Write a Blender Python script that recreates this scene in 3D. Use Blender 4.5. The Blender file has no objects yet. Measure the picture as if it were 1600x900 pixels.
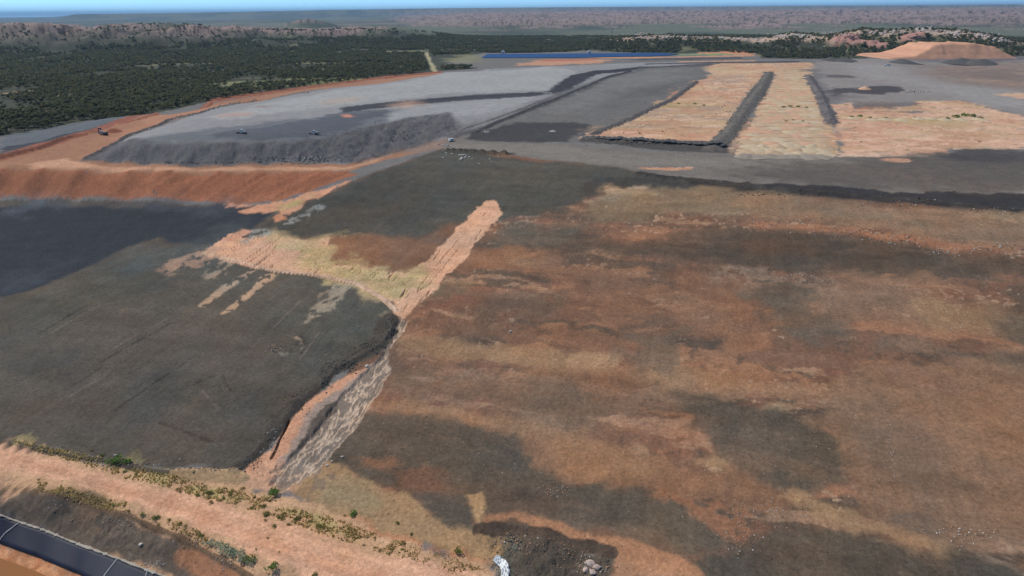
import bpy, math, random
import numpy as np
from mathutils import Vector, Matrix
random.seed(7); rng = np.random.default_rng(11)
S = bpy.context.scene; COL = S.collection
# ------------------------------------------------------------------ camera, sky, sun, exposure
CH = 85.0; FOC = 1067.0; PITCH = math.radians(22.13); ROLL = math.radians(0.54)
Fv = np.array([0, math.cos(PITCH), -math.sin(PITCH)])
R0 = np.array([1., 0, 0]); U0 = np.array([0, math.sin(PITCH), math.cos(PITCH)])
Rv = math.cos(ROLL)*R0 - math.sin(ROLL)*U0
Uv = math.cos(ROLL)*U0 + math.sin(ROLL)*R0
cam = bpy.data.cameras.new('camera'); co = bpy.data.objects.new('camera', cam); COL.objects.link(co)
cam.sensor_width = 36; cam.lens = 36*FOC/1600; cam.clip_start = 1; cam.clip_end = 90000
co.matrix_world = Matrix(((Rv[0], Uv[0], -Fv[0], 0), (Rv[1], Uv[1], -Fv[1], 0), (Rv[2], Uv[2], -Fv[2], CH), (0, 0, 0, 1)))
S.camera = co
SUN_EL = math.radians(50); SUN_AZ = math.radians(-58)          # azimuth from +Y, towards +X
W = bpy.data.worlds.new('World'); S.world = W; W.use_nodes = True
nt = W.node_tree; bg = nt.nodes['Background']; sky = nt.nodes.new('ShaderNodeTexSky')
sky.sky_type = 'NISHITA'; sky.sun_disc = False; sky.sun_elevation = SUN_EL; sky.sun_rotation = SUN_AZ
sky.altitude = 300; sky.air_density = 1.0; sky.dust_density = 0.2; sky.ozone_density = 3.0
# the photograph's air is bluer low down than the clear-air model: the lowest few degrees of sky are tinted by direction
tcs = nt.nodes.new('ShaderNodeTexCoord'); sxyz = nt.nodes.new('ShaderNodeSeparateXYZ'); nt.links.new(tcs.outputs['Generated'], sxyz.inputs[0])
mrs = nt.nodes.new('ShaderNodeMapRange'); mrs.inputs[1].default_value = 0; mrs.inputs[2].default_value = .3; nt.links.new(sxyz.outputs['Z'], mrs.inputs[0])
tin = nt.nodes.new('ShaderNodeMix'); tin.data_type = 'RGBA'; tin.inputs[6].default_value = (.74, 1.46, 2.75, 1); tin.inputs[7].default_value = (1, 1, 1, 1)
nt.links.new(mrs.outputs[0], tin.inputs[0])
mul = nt.nodes.new('ShaderNodeMix'); mul.data_type = 'RGBA'; mul.blend_type = 'MULTIPLY'; mul.inputs[0].default_value = 1
nt.links.new(sky.outputs[0], mul.inputs[6]); nt.links.new(tin.outputs[2], mul.inputs[7])
nt.links.new(mul.outputs[2], bg.inputs[0]); bg.inputs[1].default_value = 0.09
sl = bpy.data.lights.new('sun', 'SUN'); so = bpy.data.objects.new('sun', sl); COL.objects.link(so)
sl.energy = 3.4; sl.angle = math.radians(0.5); sl.color = (1, 0.95, 0.88)
sd = Vector((math.sin(SUN_AZ)*math.cos(SUN_EL), math.cos(SUN_AZ)*math.cos(SUN_EL), math.sin(SUN_EL)))
so.rotation_euler = sd.to_track_quat('Z', 'Y').to_euler()
S.view_settings.view_transform = 'Standard'; S.view_settings.look = 'None'
S.view_settings.exposure = 0.0; S.view_settings.gamma = 1
S.cycles.use_denoising = True; S.cycles.max_bounces = 4; S.cycles.volume_bounces = 0
S.render.engine = 'CYCLES'
KE = np.array([0.90, 0.98, 1.10])                                # light a flat surface receives
def lin(c):
    c = np.array(c, float)/255.
    return np.where(c <= .04045, c/12.92, ((c+.055)/1.055)**2.4)
def alb(c): return np.clip(lin(c)/KE, .004, .9)
# ------------------------------------------------------------------ noise
def _h(ix, iy, s):
    n = (ix.astype(np.int64)*374761393 + iy.astype(np.int64)*668265263 + s*2147483647) & 0xffffffff
    n = ((n ^ (n >> 13))*1274126177) & 0xffffffff
    return ((n ^ (n >> 16)) & 0xffff)/65535.0
def vn(x, y, s=0):
    ix = np.floor(x); iy = np.floor(y); fx = x-ix; fy = y-iy
    fx = fx*fx*(3-2*fx); fy = fy*fy*(3-2*fy)
    a = _h(ix, iy, s); b = _h(ix+1, iy, s); c = _h(ix, iy+1, s); d = _h(ix+1, iy+1, s)
    return (a+(b-a)*fx)*(1-fy)+(c+(d-c)*fx)*fy
def fbm(x, y, o=4, s=0, g=.5):
    t = 0; a = 1; n = 0
    for i in range(o):
        t = t + a*vn(x, y, s+i*17); n += a; a *= g
        x, y = (x*1.62-y*1.18)+13.7, (x*1.18+y*1.62)+4.1
    return t/n                                                   # 0..1
def sst(a, b, v):
    t = np.clip((v-a)/(b-a), 0, 1); return t*t*(3-2*t)
# ------------------------------------------------------------------ survey: a pixel seen at a known height becomes a point of the site
def rays(p):
    p = np.asarray(p, float)
    return Fv[None]+((p[:, 0]-800)/FOC)[:, None]*Rv[None]-((p[:, 1]-450)/FOC)[:, None]*Uv[None]
def P(px, py, z):
    d = rays([(px, py)])[0]; t = (z-CH)/d[2]; return (d[0]*t, d[1]*t, z)
def fitplane(pts):
    A = np.array([P(*p) for p in pts]); M = np.c_[A[:, :2], np.ones(len(A))]
    return np.linalg.lstsq(M, A[:, 2], rcond=None)[0]
def onplane(pl, px, py):
    d = rays([(px, py)])[0]; t = (pl[2]-CH)/(d[2]-pl[0]*d[0]-pl[1]*d[1])
    return (d[0]*t, d[1]*t, CH+d[2]*t)
ctl = []
def C(z, *pts):
    for p in pts:
        ctl.append(P(p[0], p[1], z if len(p) < 3 else p[2]))
# access road and toe level
C(0, (0,722),(0,780),(-150,690),(-150,740),(-400,660),(-400,560,4),(200,735),(200,790),(400,790),(400,855),(600,830),(600,890),(740,870,.5),(100,745),(300,780),
  (100,768),(200,795),(280,822),(360,852),(430,880),(520,925),(700,1000),(700,920),(500,810),(-300,715))
# bank, liner, pond floor
C(-4, (-150,770),(0,803),(70,828),(130,850),(200,876),(260,898),(400,960),(600,1060))
C(-6.6, (-150,805),(0,851),(60,872),(120,897),(250,950),(450,1040),(0,890),(-200,840),(-200,1000),(100,1100),(0,1300),(500,1300))
C(-5, (-600,800),(-600,1200))
# right slope
RP = fitplane([(430,745,.5),(560,790,1),(1100,902,2.5),(1500,1040,2.5),(1250,960,2.5),(800,250,25),(960,264,25),(1130,290,25),(1300,304,25),(1450,316,25),(1600,332,25)])
LP = fitplane([(0,690,1),(120,712,1),(250,742,1),(380,738,1),(0,312,14),(130,313,14.5),(260,315,15),(370,321,16)])
C(2.5, (430,748,.5),(480,765,.6),(560,792,.8),(640,815,1.5),(750,826,3),(850,840,3),(950,858,3),(1080,897,3),(1250,960),(1500,1040),(1800,1150),
  (790,850,1.2),(860,862,1.2),(940,885,1.2),(800,892,.3),(900,899,.3),(900,960,0),(1100,1010,0),(1300,1100,0),(1700,1300,0),(1300,1500,0))
C(25, (560,285,22.5),(620,262,23.6),(690,238,24.6),(740,243),(800,250),(880,256),(960,265),(1050,278),(1130,291),(1220,298),(1300,305),(1450,317),(1600,333),(1750,350),(2100,390))
for p in [(700,700),(850,780),(1000,820),(1200,880),(650,600),(760,560),(900,680),(1000,560),(1100,740),(1200,640),(1300,780),(1400,860),(1500,700),(1500,900),
          (1400,560),(1250,460),(1100,400),(950,430),(850,350),(720,430),(760,330),(700,340),(1350,380),(1550,440),(1600,560),(1700,700),(1800,900),(1900,560),(650,520),(620,590),(560,690),(520,740),(900,320),(1050,330),(1900,1050)]:
    ctl.append(onplane(RP, *p))
for p in [(100,450),(100,600),(0,380),(0,560),(250,400),(250,550),(150,660),(350,650),(380,560),(480,520),(420,430),(550,480),(330,360),(-150,500),(-150,350),(-350,450),(300,700),(560,540),(470,620),(430,670)]:
    ctl.append(onplane(LP, *p))
# red batter and its terrace
C(14, (-300,297),(-120,303),(0,309),(60,310,14.2),(120,311,14.5),(200,312,15),(300,314,15.5),(370,320,16),(440,312,18),(490,298,20),(530,284,22))
C(24, (-300,258),(-120,261),(0,263),(60,265),(120,266),(200,267),(260,268),(340,268),(400,269),(450,269),(500,269),(540,266),(600,247),(650,232,24.4),(20,257),(100,252),(60,248),
  (-120,256),(0,247),(50,232),(100,218),(150,206),(200,193),(260,180),(330,166),(400,154),(480,141),(600,124,25),(690,114,27),(-300,253),
  (120,249),(135,251),(180,254),(230,257),(300,258),(360,258),(420,258),(480,258),(540,257),(575,246),(620,234),(655,224,24.5),
  (150,238),(170,229),(198,212),(238,199),(300,180),(400,160),(560,134,25.5))
# grey bench
C(30, (190,228),(210,228),(240,229),(280,229),(320,230),(360,230),(400,230),(430,229),(460,227),(490,223),(520,217),(545,211),(570,204),(600,196,29.8),(630,189,29.6),(660,184,29.4),(690,179,29.3),
  (205,217),(250,201),(310,184),(410,163),(570,137),(400,200),(500,170),(700,150),(600,150),(800,120),(690,117),(760,111),(850,104,31),(950,100,31),(780,150,30))
C(25, (680,220,24.8),(700,216),(730,206,26),(760,195,27),(800,178,28.2),(840,160,29.6),(870,145,30.4),(920,122,31),(960,110,31),(760,212,26),(800,206,26.5),(900,203,26.5),(860,185,27.2),(1000,150,28),(1050,120,29.5),(1000,115,30.3))
C(25.5, (720,228,25.2),(800,229),(900,236),(1000,245),(1100,250),(1200,256),(1300,262),(1400,270),(1500,276),(1600,286),(1800,300),(1000,265,25.3),(1200,280),(1400,298),(1600,315),(2200,330))
C(27, (950,212),(1100,216),(1050,170,28),(1120,130,29.5),(1200,160,28.5),(1200,200,27),(1160,236,26),(1250,240,26),(1400,200),(1600,200),(1480,238,26),(1600,228,26),(1400,130,29.5),(1600,130,29.5),(1900,200),(1300,110,30.5),(1500,102,30.5),(1700,102,30.5),(1900,120,29.5),(2400,150,27),(2400,230,26))
edge = [(1040,98,31),(1110,97,31),(1200,94,31),(1300,93,31),(1400,93,31),(1500,93,31),(1600,94,31),(1750,96,31),(1950,102,30),(2400,120,30)]
C(31, *edge)
def outward(pts, add, z):
    for p in pts:
        x, y, _ = P(*p); r = math.hypot(x, y); k = (r+add)/r; ctl.append((x*k, y*k, z))
outward(edge, 60, 8)
lf = [(0,216,17),(60,206,17),(130,192,17),(180,184,18),(240,178,20),(-150,235,17),(-350,265,14)]
C(17, *lf); C(17, (0,236),(60,222),(120,206),(-150,250,16)); outward(lf, 40, 1); outward(lf, 80, 0)
bk = [(260,177,24),(330,162,24),(400,150,24),(480,137,24),(600,121,25),(690,111,28),(760,107,30),(850,101,31),(950,97,31)]
outward(bk, 14, 21); outward(bk, 50, 2); outward(bk, 110, 0)
for p in [(700,101),(760,97),(850,92),(750,84),(1000,85),(900,84)]: C(3, p)
C(4, (1050,89),(1150,86),(1000,91))
for az in np.radians(np.arange(-75, 76, 7.5)):
    for d in (1450, 1900): ctl.append((math.sin(az)*d, math.cos(az)*d, 0))
    for d in (6., 40.): ctl.append((math.sin(az)*d, math.cos(az)*d, -5 if az < .2 else 0))
for az in np.radians(np.arange(-70, -20, 8)):
    for d in (640, 850, 1100): ctl.append((math.sin(az)*d, math.cos(az)*d, 0))
CT = np.array(ctl); _k = np.round(CT[:, :2]/3).astype(int); _, ui = np.unique(_k, axis=0, return_index=True); CT = CT[np.sort(ui)]
n = len(CT); Dm = np.hypot(CT[:, None, 0]-CT[None, :, 0], CT[:, None, 1]-CT[None, :, 1])
A = np.zeros((n+1, n+1)); A[:n, :n] = -Dm - np.eye(n)*-0.6; A[:n, n] = 1; A[n, :n] = 1
wgt = np.linalg.solve(A, np.r_[CT[:, 2], 0])
def rbf(x, y):
    out = np.empty(x.shape)
    for i in range(0, len(x), 20000):
        xs = x[i:i+20000, None].astype(np.float32); ys = y[i:i+20000, None].astype(np.float32)
        dx = xs-CT[None, :, 0].astype(np.float32); dy = ys-CT[None, :, 1].astype(np.float32)
        out[i:i+20000] = -(np.sqrt(dx*dx+dy*dy).astype(np.float64) @ wgt[:n]) + wgt[n]
    return out
# ------------------------------------------------------------------ far relief
def dirat(px, py): d = rays([(px, py)])[0]; return math.atan2(d[0], d[1]), -d[2]/math.hypot(d[0], d[1])
def topz(px, py, d): return CH - d*dirat(px, py)[1]
RH = [(880,72),(930,62),(1000,58),(1060,56),(1120,59),(1190,61),(1235,53),(1290,58),(1345,47),(1400,49),(1450,45),(1500,49),(1545,56),(1600,68),(1680,76),(1800,70),(2000,80)]
RHa = np.array([(dirat(x, y)[0], topz(x, y, 1700)) for x, y in RH])
LH = [(-300,46),(0,37),(60,36),(110,39),(170,38),(230,38),(280,37),(330,40),(420,45),(520,44),(600,42),(660,48),(720,52)]
LHa = np.array([(dirat(x, y)[0], topz(x, y, 2600)) for x, y in LH])
K1a, K2a, K3a = dirat(1335, 50)[0], dirat(1425, 50)[0], dirat(482, 40)[0]
def far(x, y):
    d = np.hypot(x, y); az = np.arctan2(x, y); h = np.zeros(x.shape)
    m = d > 1200
    if not m.any(): return h
    X, Y, D, Z = x[m], y[m], d[m], az[m]
    und = (fbm(X/700, Y/700, 3, 5)-.5)*10*sst(1500, 3000, D)
    # wooded ridge at the right with bare rock along its crest
    rz = np.interp(Z, RHa[:, 0], RHa[:, 1])
    rug = (fbm(X/45, Y/45, 4, 21)-.5)
    r1 = np.maximum(rz, 0)*np.exp(-((D-1700)/np.where(D < 1700, 170, 260))**2)*sst(dirat(840, 60)[0], dirat(960, 60)[0], Z)
    r1 = r1*(1+rug*.28)
    k = 0
    for a, dd, w, hh in ((K1a-.012, 1560, 30, 15), (K1a+.008, 1540, 34, 11), (K1a+.03, 1525, 30, 7), (K2a, 1590, 30, 13)):
        kx, ky = math.sin(a)*dd, math.cos(a)*dd
        q = ((X-kx)/w)**2+((Y-ky)/(w*.8))**2
        k = k + hh*np.clip(1.15-q, 0, 1)**.6*(1+rug)
    # broken rock country at the left
    lz = np.interp(Z, LHa[:, 0], LHa[:, 1])
    rug2 = 1-np.abs(fbm(X/150, Y/260, 4, 33)*2-1)*1.7
    r2 = np.maximum(lz, 0)*sst(2050, 2500, D+rug2*150)*(1-sst(2700, 3400, D))*(.62+.45*rug2)*(1-sst(dirat(640, 50)[0], dirat(800, 50)[0], Z))
    k3 = 48*np.exp(-(((Z-K3a)*4300/150)**2+((D-4300)/260)**2)**1.5)*1.0
    # long escarpment rising to a plateau, right and centre
    e0 = 3300+(fbm(Z*9, D*0+2, 3, 44)-.5)*900
    pl = sst(0, 1, (D-e0)/1500)*.5+sst(0, 1, (D-e0-1300)/3600)*.5
    side = sst(dirat(560, 40)[0], dirat(760, 40)[0], Z)
    r4 = pl*(62+14*(fbm(X/1500, Y/1500, 3, 51)-.5))*side*(.93+.1*rug2)
    # distant tableland to the left of centre
    e1 = sst(dirat(80, 20)[0]+.0, dirat(120, 20)[0], Z)
    r5 = sst(12500, 14500, D)*e1*(88+sst(dirat(120, 20)[0], dirat(700, 20)[0], Z)*44-np.clip(Z-dirat(900, 20)[0], 0, 1)*60)*(1-.25*sst(17000, 30000, D))
    r5b = 0
    h[m] = und+np.maximum(r1, k*0)+k+r2+k3+np.maximum(r4, r5)+r5b
    return h
def base(x, y):
    d = np.hypot(x, y); b = sst(1500, 1850, d)
    h = np.zeros(x.shape); m = d < 1850
    h[m] = rbf(x[m], y[m])*(1-b[m])
    return h+far(x, y)
def hit(pts):                                                    # where the line of sight first meets the ground
    r = rays(pts); r = r/np.hypot(r[:, 0], r[:, 1])[:, None]; r[:, 2] = np.minimum(r[:, 2], -.0035)
    N = len(r); lo = np.full(N, 30.); ts = 40*(1.022**np.arange(300)); ts = ts[ts < 30000]; done = np.zeros(N, bool); hi = np.full(N, 30000.)
    for t in ts:
        a = ~done
        if not a.any(): break
        x = r[a, 0]*t; y = r[a, 1]*t; under = (CH+r[a, 2]*t) < base(x, y)
        ia = np.where(a)[0]; hi[ia[under]] = t; done[ia[under]] = True; lo[ia[~under]] = t
    for _ in range(9):
        m = (lo+hi)/2; u = (CH+r[:, 2]*m) < base(r[:, 0]*m, r[:, 1]*m)
        hi = np.where(u, m, hi); lo = np.where(u, lo, m)
    m = (lo+hi)/2
    return np.c_[r[:, 0]*m, r[:, 1]*m, CH+r[:, 2]*m]
# ------------------------------------------------------------------ grid of the ground sheet (plan polar, finer near the dumps)
dep = np.r_[np.linspace(80, 48, 14)[:-1], np.linspace(48, 8, 470)[:-1], np.linspace(8, 1.6, 215)[:-1], np.geomspace(1.6, .13, 70)]
RR = CH/np.tan(np.radians(dep)); AZ = np.radians(np.r_[np.linspace(-75, -40, 60)[:-1], np.linspace(-40, 40, 1380)[:-1], np.linspace(40, 75, 60)])
NR, NA = len(RR), len(AZ)
RG, AG = np.meshgrid(RR, AZ, indexing='ij'); GX = (RG*np.sin(AG)).ravel(); GY = (RG*np.cos(AG)).ravel(); GD = RG.ravel()
GZ = base(GX, GY)
PDP = np.array([P(x, y, 4.) for x, y in [(735,92),(752,83),(900,82),(1030,80.8),(1080,83.4),(1060,89),(900,91.5)]])
def sdf(poly, x, y):                                             # >0 inside
    p = np.asarray(poly)[:, :2]; q = np.roll(p, -1, 0); best = np.full(x.shape, 1e18); ins = np.zeros(x.shape, bool)
    for (ax, ay), (bx, by) in zip(p, q):
        ex, ey = bx-ax, by-ay; L = ex*ex+ey*ey+1e-9
        t = np.clip(((x-ax)*ex+(y-ay)*ey)/L, 0, 1)
        best = np.minimum(best, (x-ax-t*ex)**2+(y-ay-t*ey)**2)
        c = ((ay > y) != (by > y)) & (x < (bx-ax)*(y-ay)/(by-ay+1e-12)+ax); ins ^= c
    s = np.sqrt(best); return np.where(ins, s, -s)
def near(poly, mg):                                              # indices of grid points round a polygon
    p = np.asarray(poly); return np.where((GX > p[:, 0].min()-mg) & (GX < p[:, 0].max()+mg) & (GY > p[:, 1].min()-mg) & (GY < p[:, 1].max()+mg))[0]
_i = near(PDP, 60); _k = sst(-45, -5, sdf(PDP, GX[_i], GY[_i])); GZ[_i] = GZ[_i]*(1-_k)+3.2*_k
# ------------------------------------------------------------------ what lies on the ground: (colour, outline, edge wander, edge softness, strength, patchiness)
OPS = []
LIFT = 0
def B(c, pts, w=.008, f=.004, a=1., n=0., tex=None):
    if LIFT and f > .012: f = .012+(f-.012)*.3
    if LIFT: c = tuple(k*.82+o for k, o in zip(c, (27, 24, 19)))
    OPS.append([c, list(pts), w, f, a, n, tex])
def E(c, cx, cy, rx, ry, ang=0, w=.02, f=.03, a=.7, n=0., tex=None):
    t = math.radians(ang); B(c, [(cx+rx*math.cos(k)*math.cos(t)-ry*math.sin(k)*math.sin(t), cy+rx*math.cos(k)*math.sin(t)+ry*math.sin(k)*math.cos(t)) for k in np.linspace(0, 2*math.pi, 11)[:-1]], w, f, a, n, tex)
# mine ground
MINE = [(-700,330),(-300,262),(-100,232),(0,213),(60,205),(130,190),(185,183),(240,177),(330,158),(480,135),(600,121),(690,111),(745,107),(752,100),(700,97),(735,88),(760,83),(900,80),(1060,83),(1110,82),(1180,84),(1190,91),(1350,92),(1365,87),(1600,88),(1900,92),(2600,110),(2900,2000),(-1500,2000)]
B((112,113,114), MINE, .004, .003)
# strip beyond the berm
B((96,103,110), [(0,213),(130,190),(200,180),(200,192),(100,218),(0,248)])
B((60,64,70), [(0,232),(80,213),(170,190),(172,194),(90,219),(0,241)], .01)
B((62,66,72), [(0,250),(60,228),(60,232),(0,254)], .01)
B((120,92,78), [(0,236),(70,228),(150,205),(160,200),(165,205),(80,236),(0,246)], .01, .01, .5)
# berm and terrace road
B((154,113,86), [(-300,250),(0,242),(60,232),(120,214),(200,190),(330,162),(480,137),(600,121),(690,112),(690,118),(560,134),(480,142),(330,170),(260,190),(235,201),(205,211),(185,222),(160,235),(135,250),(180,254),(260,258),(540,257),(580,244),(620,230),(655,218),(700,216),(690,230),(600,250),(545,268),(400,270),(200,268),(0,264),(-300,258)], .002, .002)
B((136,84,62), [(0,245),(100,213),(200,182),(330,155),(480,134),(600,119),(690,111),(690,114),(600,122),(480,138),(330,161),(200,190),(120,216),(60,236),(0,252)], .003, .003)
B((205,160,128), [(60,262),(40,256),(100,248),(140,256),(260,262),(540,262),(640,232),(600,246),(540,266),(200,266)], .006, .006, .65)
B((180,130,98), [(180,215),(330,166),(400,156),(330,170),(220,205)], .01, .01, .5)
B((128,116,108), [(630,240),(620,225),(700,212),(730,215),(690,232)], .01, .02, .8)
# red batter
B((154,100,70), [(-300,258),(0,263),(200,267),(400,269.5),(545,268),(560,273),(490,297),(440,313),(370,320),(300,315),(200,312),(0,309),(-300,300)], .002, .002, tex='rill')
B((172,118,90), [(0,302),(200,306),(380,309),(440,306),(440,311),(300,313),(0,309)], .01, .01, .45)
B((140,88,64), [(300,284),(520,276),(500,290),(380,304),(300,300)], .02, .02, .4)
# grey bench, its face and tracks
B((136,139,143), [(185,224),(240,202),(330,171),(480,144),(690,116),(760,108),(870,103),(1000,98),(1100,98),(960,115),(870,145),(820,170),(760,195),(700,214),(660,224),(620,232),(540,256),(300,257),(180,252),(135,249)], .003, .002)
B((156,161,163), [(500,146),(690,117),(760,109),(870,106),(900,112),(860,140),(700,146),(620,158),(480,170),(360,186),(330,182),(420,160)], .012, .012, .75)
B((148,152,156), [(620,168),(840,148),(820,160),(760,178),(690,185),(640,190),(610,195),(600,185)], .006, .004, .8)
B((96,102,110), [(200,222),(300,205),(420,190),(560,178),(625,170),(605,192),(540,208),(460,228),(200,228)], .012, .012, .8)
B((80,86,96), [(330,212),(460,190),(560,172),(612,172),(600,182),(540,200),(480,218),(380,220)], .014, .008, .8)
B((66,68,74), [(530,168),(620,158),(720,150),(830,144),(860,146),(830,151),(720,157),(620,166),(540,175)], .004, .003, 1)
B((60,62,66), [(600,160),(740,148),(860,143),(860,145),(740,152),(600,164)], .003, .003, .7)
B((60,60,66), [(855,143),(890,118),(930,110),(1000,104),(1060,103),(1000,108),(940,115),(915,125),(890,140),(868,147)], .005, .003)
B((72,72,78), [(700,212),(780,190),(850,158),(880,146),(960,116),(1010,105),(1110,99),(1190,97),(1190,100),(1060,106),(980,116),(900,150),(830,175),(760,200),(712,216)], .006, .004, .75)
B((104,107,112), [(690,206),(770,182),(840,158),(870,150),(800,180),(740,200),(700,212)], .01, .01, .7)
B((134,138,142), [(770,192),(860,158),(900,140),(950,118),(905,142),(870,160),(790,190)], .004, .004, .8)
B((58,58,62), [(735,210),(800,182),(880,150),(950,120),(990,110),(955,122),(900,148),(830,178),(770,200)], .006, .004, .8)
E((196,134,108), 542, 181, 11, 2.5, 0, .004, .004, .9); E((170,140,128), 370, 179, 24, 2.5, 0, .01, .01, .6); E((140,118,112), 412, 167, 16, 2, 0, .01, .01, .6)
E((190,158,136), 637, 162, 20, 5, -8, .01, .02, .6)
E((172,150,132), 530, 158, 30, 4, -8, .01, .02, .5)
# dark bench between the ramp and the first block
B((106,107,107), [(720,218),(800,184),(900,150),(960,120),(1010,107),(1110,103),(1165,118),(1090,130),(1040,160),(960,195),(915,212),(940,218),(880,224)], .005, .003)
B((124,126,126), [(905,150),(965,119),(1010,109),(1080,108),(1050,128),(980,150),(900,172),(860,182)], .03, .03, .6)
B((84,86,86), [(980,140),(1080,125),(1075,130),(1040,148),(1000,152),(940,172),(960,150)], .02, .02, .55)
B((64,64,66), [(728,217),(800,190),(880,190),(925,194),(905,210),(880,221),(760,220)], .01, .006, .9)
B((82,80,80), [(900,212),(960,190),(1035,160),(1080,132),(1092,128),(1045,160),(960,200),(925,212)], .008, .004, .9)
E((180,180,178), 863, 205, 5, .8, 0, .001, .001, .9); E((170,170,170), 760, 206, 4, 1, 0, .001, .001, .8)
# first pale block
B((190,155,124), [(915,213),(960,195),(1045,160),(1088,128),(1110,118),(1110,103),(1125,98),(1265,98),(1278,106),(1215,112),(1165,145),(1130,222),(1000,216)], .006, .003)
B((190,148,120), [(1030,160),(1088,127),(1110,124),(1110,130),(1150,125),(1180,128),(1160,150),(1100,150),(1060,165)], .02, .012, .6)
B((172,122,96), [(1030,160),(1092,126),(1100,128),(1050,160)], .01, .006, .8)
B((200,156,128), [(915,214),(935,204),(1000,206),(1130,212),(1130,222),(1000,217)], .02, .01, .75)
B((174,150,120), [(960,192),(1040,166),(1160,168),(1145,200),(1040,204),(930,205)], .02, .02, .65)
B((150,140,128), [(1110,118),(1170,115),(1180,125),(1140,135)], .01, .01, .5)
B((150,146,84), [(1020,164),(1070,160),(1120,164),(1100,167),(1030,168)], .012, .006, .55, .35)
B((196,170,140), [(1110,104),(1150,108),(1200,110),(1180,118),(1110,117)], .01, .01, .6)
# mound block
B((190,162,126), [(1215,110),(1268,112),(1280,150),(1300,190),(1312,242),(1138,240),(1165,200),(1195,150)], .006, .003)
B((198,156,128), [(1165,204),(1310,210),(1312,220),(1150,218)], .02, .01, .5)
B((140,136,80), [(1200,168),(1270,166),(1270,171),(1205,172)], .012, .006, .6, .35)
B((208,172,144), [(1136,238),(1160,203),(1195,150),(1212,115),(1218,118),(1200,150),(1172,205),(1150,238)], .01, .004, .7)  # sunlit left ends of the heaps, put into the ground colour as a pale strip
# windrows
B((92,92,90), [(1195,112),(1208,112),(1200,140),(1171,178),(1148,205),(1130,239),(1088,237),(1111,222),(1132,200),(1153,168),(1174,140)], .005, .002)
B((62,62,62), [(1205,135),(1180,175),(1156,205),(1140,238),(1122,239),(1150,205),(1170,178)], .012, .003, .6)  # shadow on the windrow's right side, painted as a dark strip
B((78,77,76), [(912,213),(960,216),(1060,220),(1130,222),(1135,240),(1040,236),(960,226),(905,221)], .005, .003)
B((84,83,88), [(1254,117),(1272,120),(1286,150),(1312,190),(1306,198),(1292,194),(1276,150)], .006, .002)
# right hand plateau
B((134,132,131), [(1275,104),(1350,92),(1600,93),(2000,100),(2000,180),(1600,182),(1500,158),(1310,164),(1290,150)], .008, .006)
B((126,112,104), [(1400,118),(1440,102),(1600,97),(1900,100),(1900,150),(1600,142),(1480,130)], .03, .03, .8)
B((112,100,96), [(1470,112),(1600,108),(1600,126),(1500,122)], .03, .03, .5)
B((90,88,96), [(1380,91),(1430,88),(1600,90),(1600,94),(1420,97)], .02, .02, .7)
B((150,152,154), [(1330,100),(1400,104),(1480,130),(1560,140),(1600,148),(1600,172),(1540,164),(1460,140),(1340,120)], .02, .03, .5)
B((72,70,74), [(1292,136),(1350,138),(1365,134),(1412,134),(1405,144),(1380,148),(1330,146),(1300,150)], .01, .005, .95)
B((92,90,94), [(1280,142),(1330,148),(1340,152),(1300,158),(1290,150)], .02, .02, .7)
B((78,76,78), [(1280,115),(1300,116),(1340,118),(1350,121),(1290,121)], .01, .005, .8)
B((108,92,84), [(1330,164),(1400,160),(1440,160),(1440,172),(1330,174)], .03, .03, .7)
B((200,164,138), [(1305,200),(1300,164),(1330,160),(1335,174),(1440,176),(1440,158),(1500,158),(1600,182),(1900,184),(1900,232),(1600,232),(1482,232),(1484,243),(1310,245),(1316,215)], .006, .003)
B((198,160,134), [(1440,158),(1500,158),(1600,182),(1560,182),(1460,178)], .01, .01, .5)
B((172,124,98), [(1335,172),(1420,165),(1440,160),(1446,174),(1440,178),(1335,177)], .02, .015, .8)
B((204,162,134), [(1550,184),(1700,184),(1700,205),(1600,200),(1540,198)], .03, .02, .6); B((204,162,134), [(1310,196),(1360,192),(1350,206),(1312,216)], .03, .02, .6)
B((170,150,104), [(1400,184),(1500,180),(1540,194),(1500,208),(1460,200),(1330,186),(1330,182)], .02, .015, .6)
B((160,152,90), [(1325,180),(1480,186),(1480,190),(1330,185)], .012, .008, .5, .3)
B((214,186,162), [(1310,240),(1400,241),(1480,240),(1490,230),(1600,229),(1800,230),(1800,234),(1600,234),(1486,234),(1486,245),(1400,246),(1310,246)], .008, .004, .6)
B((208,166,138), [(1560,148),(1600,146),(1800,150),(1800,160),(1600,154)], .008, .004, .8)
# haul road
B((116,112,107), [(690,232),(700,218),(760,222),(860,224),(1000,236),(1140,240),(1312,245),(1400,246),(1484,244),(1490,233),(1600,233),(2000,240),(2000,352),(1600,330),(1450,314),(1300,302),(1130,288),(960,264),(800,250)], .004, .003)
B((126,123,116), [(700,228),(760,224),(860,228),(1000,242),(1150,248),(1300,252),(1400,252),(1400,262),(1250,262),(1100,262),(960,256),(840,246),(740,240)], .008, .012, .7)
B((88,84,80), [(1150,264),(1300,256),(1490,238),(1600,236),(1900,240),(1900,320),(1600,308),(1400,300),(1250,290),(1160,276)], .03, .03, .85)
B((112,100,90), [(1310,262),(1420,262),(1600,290),(1900,300),(1900,330),(1600,318),(1400,300)], .04, .04, .45, .2)
B((66,66,70), [(1482,233),(1600,234),(1800,236),(1800,256),(1600,250),(1500,250),(1480,245)], .02, .02, .7)
B((140,138,136), [(1560,296),(1600,300),(1800,312),(1800,318),(1600,304)], .02, .01, .6)
B((200,150,116), [(1000,263),(1080,261),(1082,265),(1040,267)], .006, .003, .9); E((196,150,122), 1400, 250, 20, 2.5, 0, .006, .004, .8)
B((60,58,54), [(700,231),(750,235),(800,240),(800,244),(740,240),(700,238)], .01, .005, .8)
B((88,84,76), [(1100,262),(1180,266),(1180,276),(1130,280)], .02, .02, .5)
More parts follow.
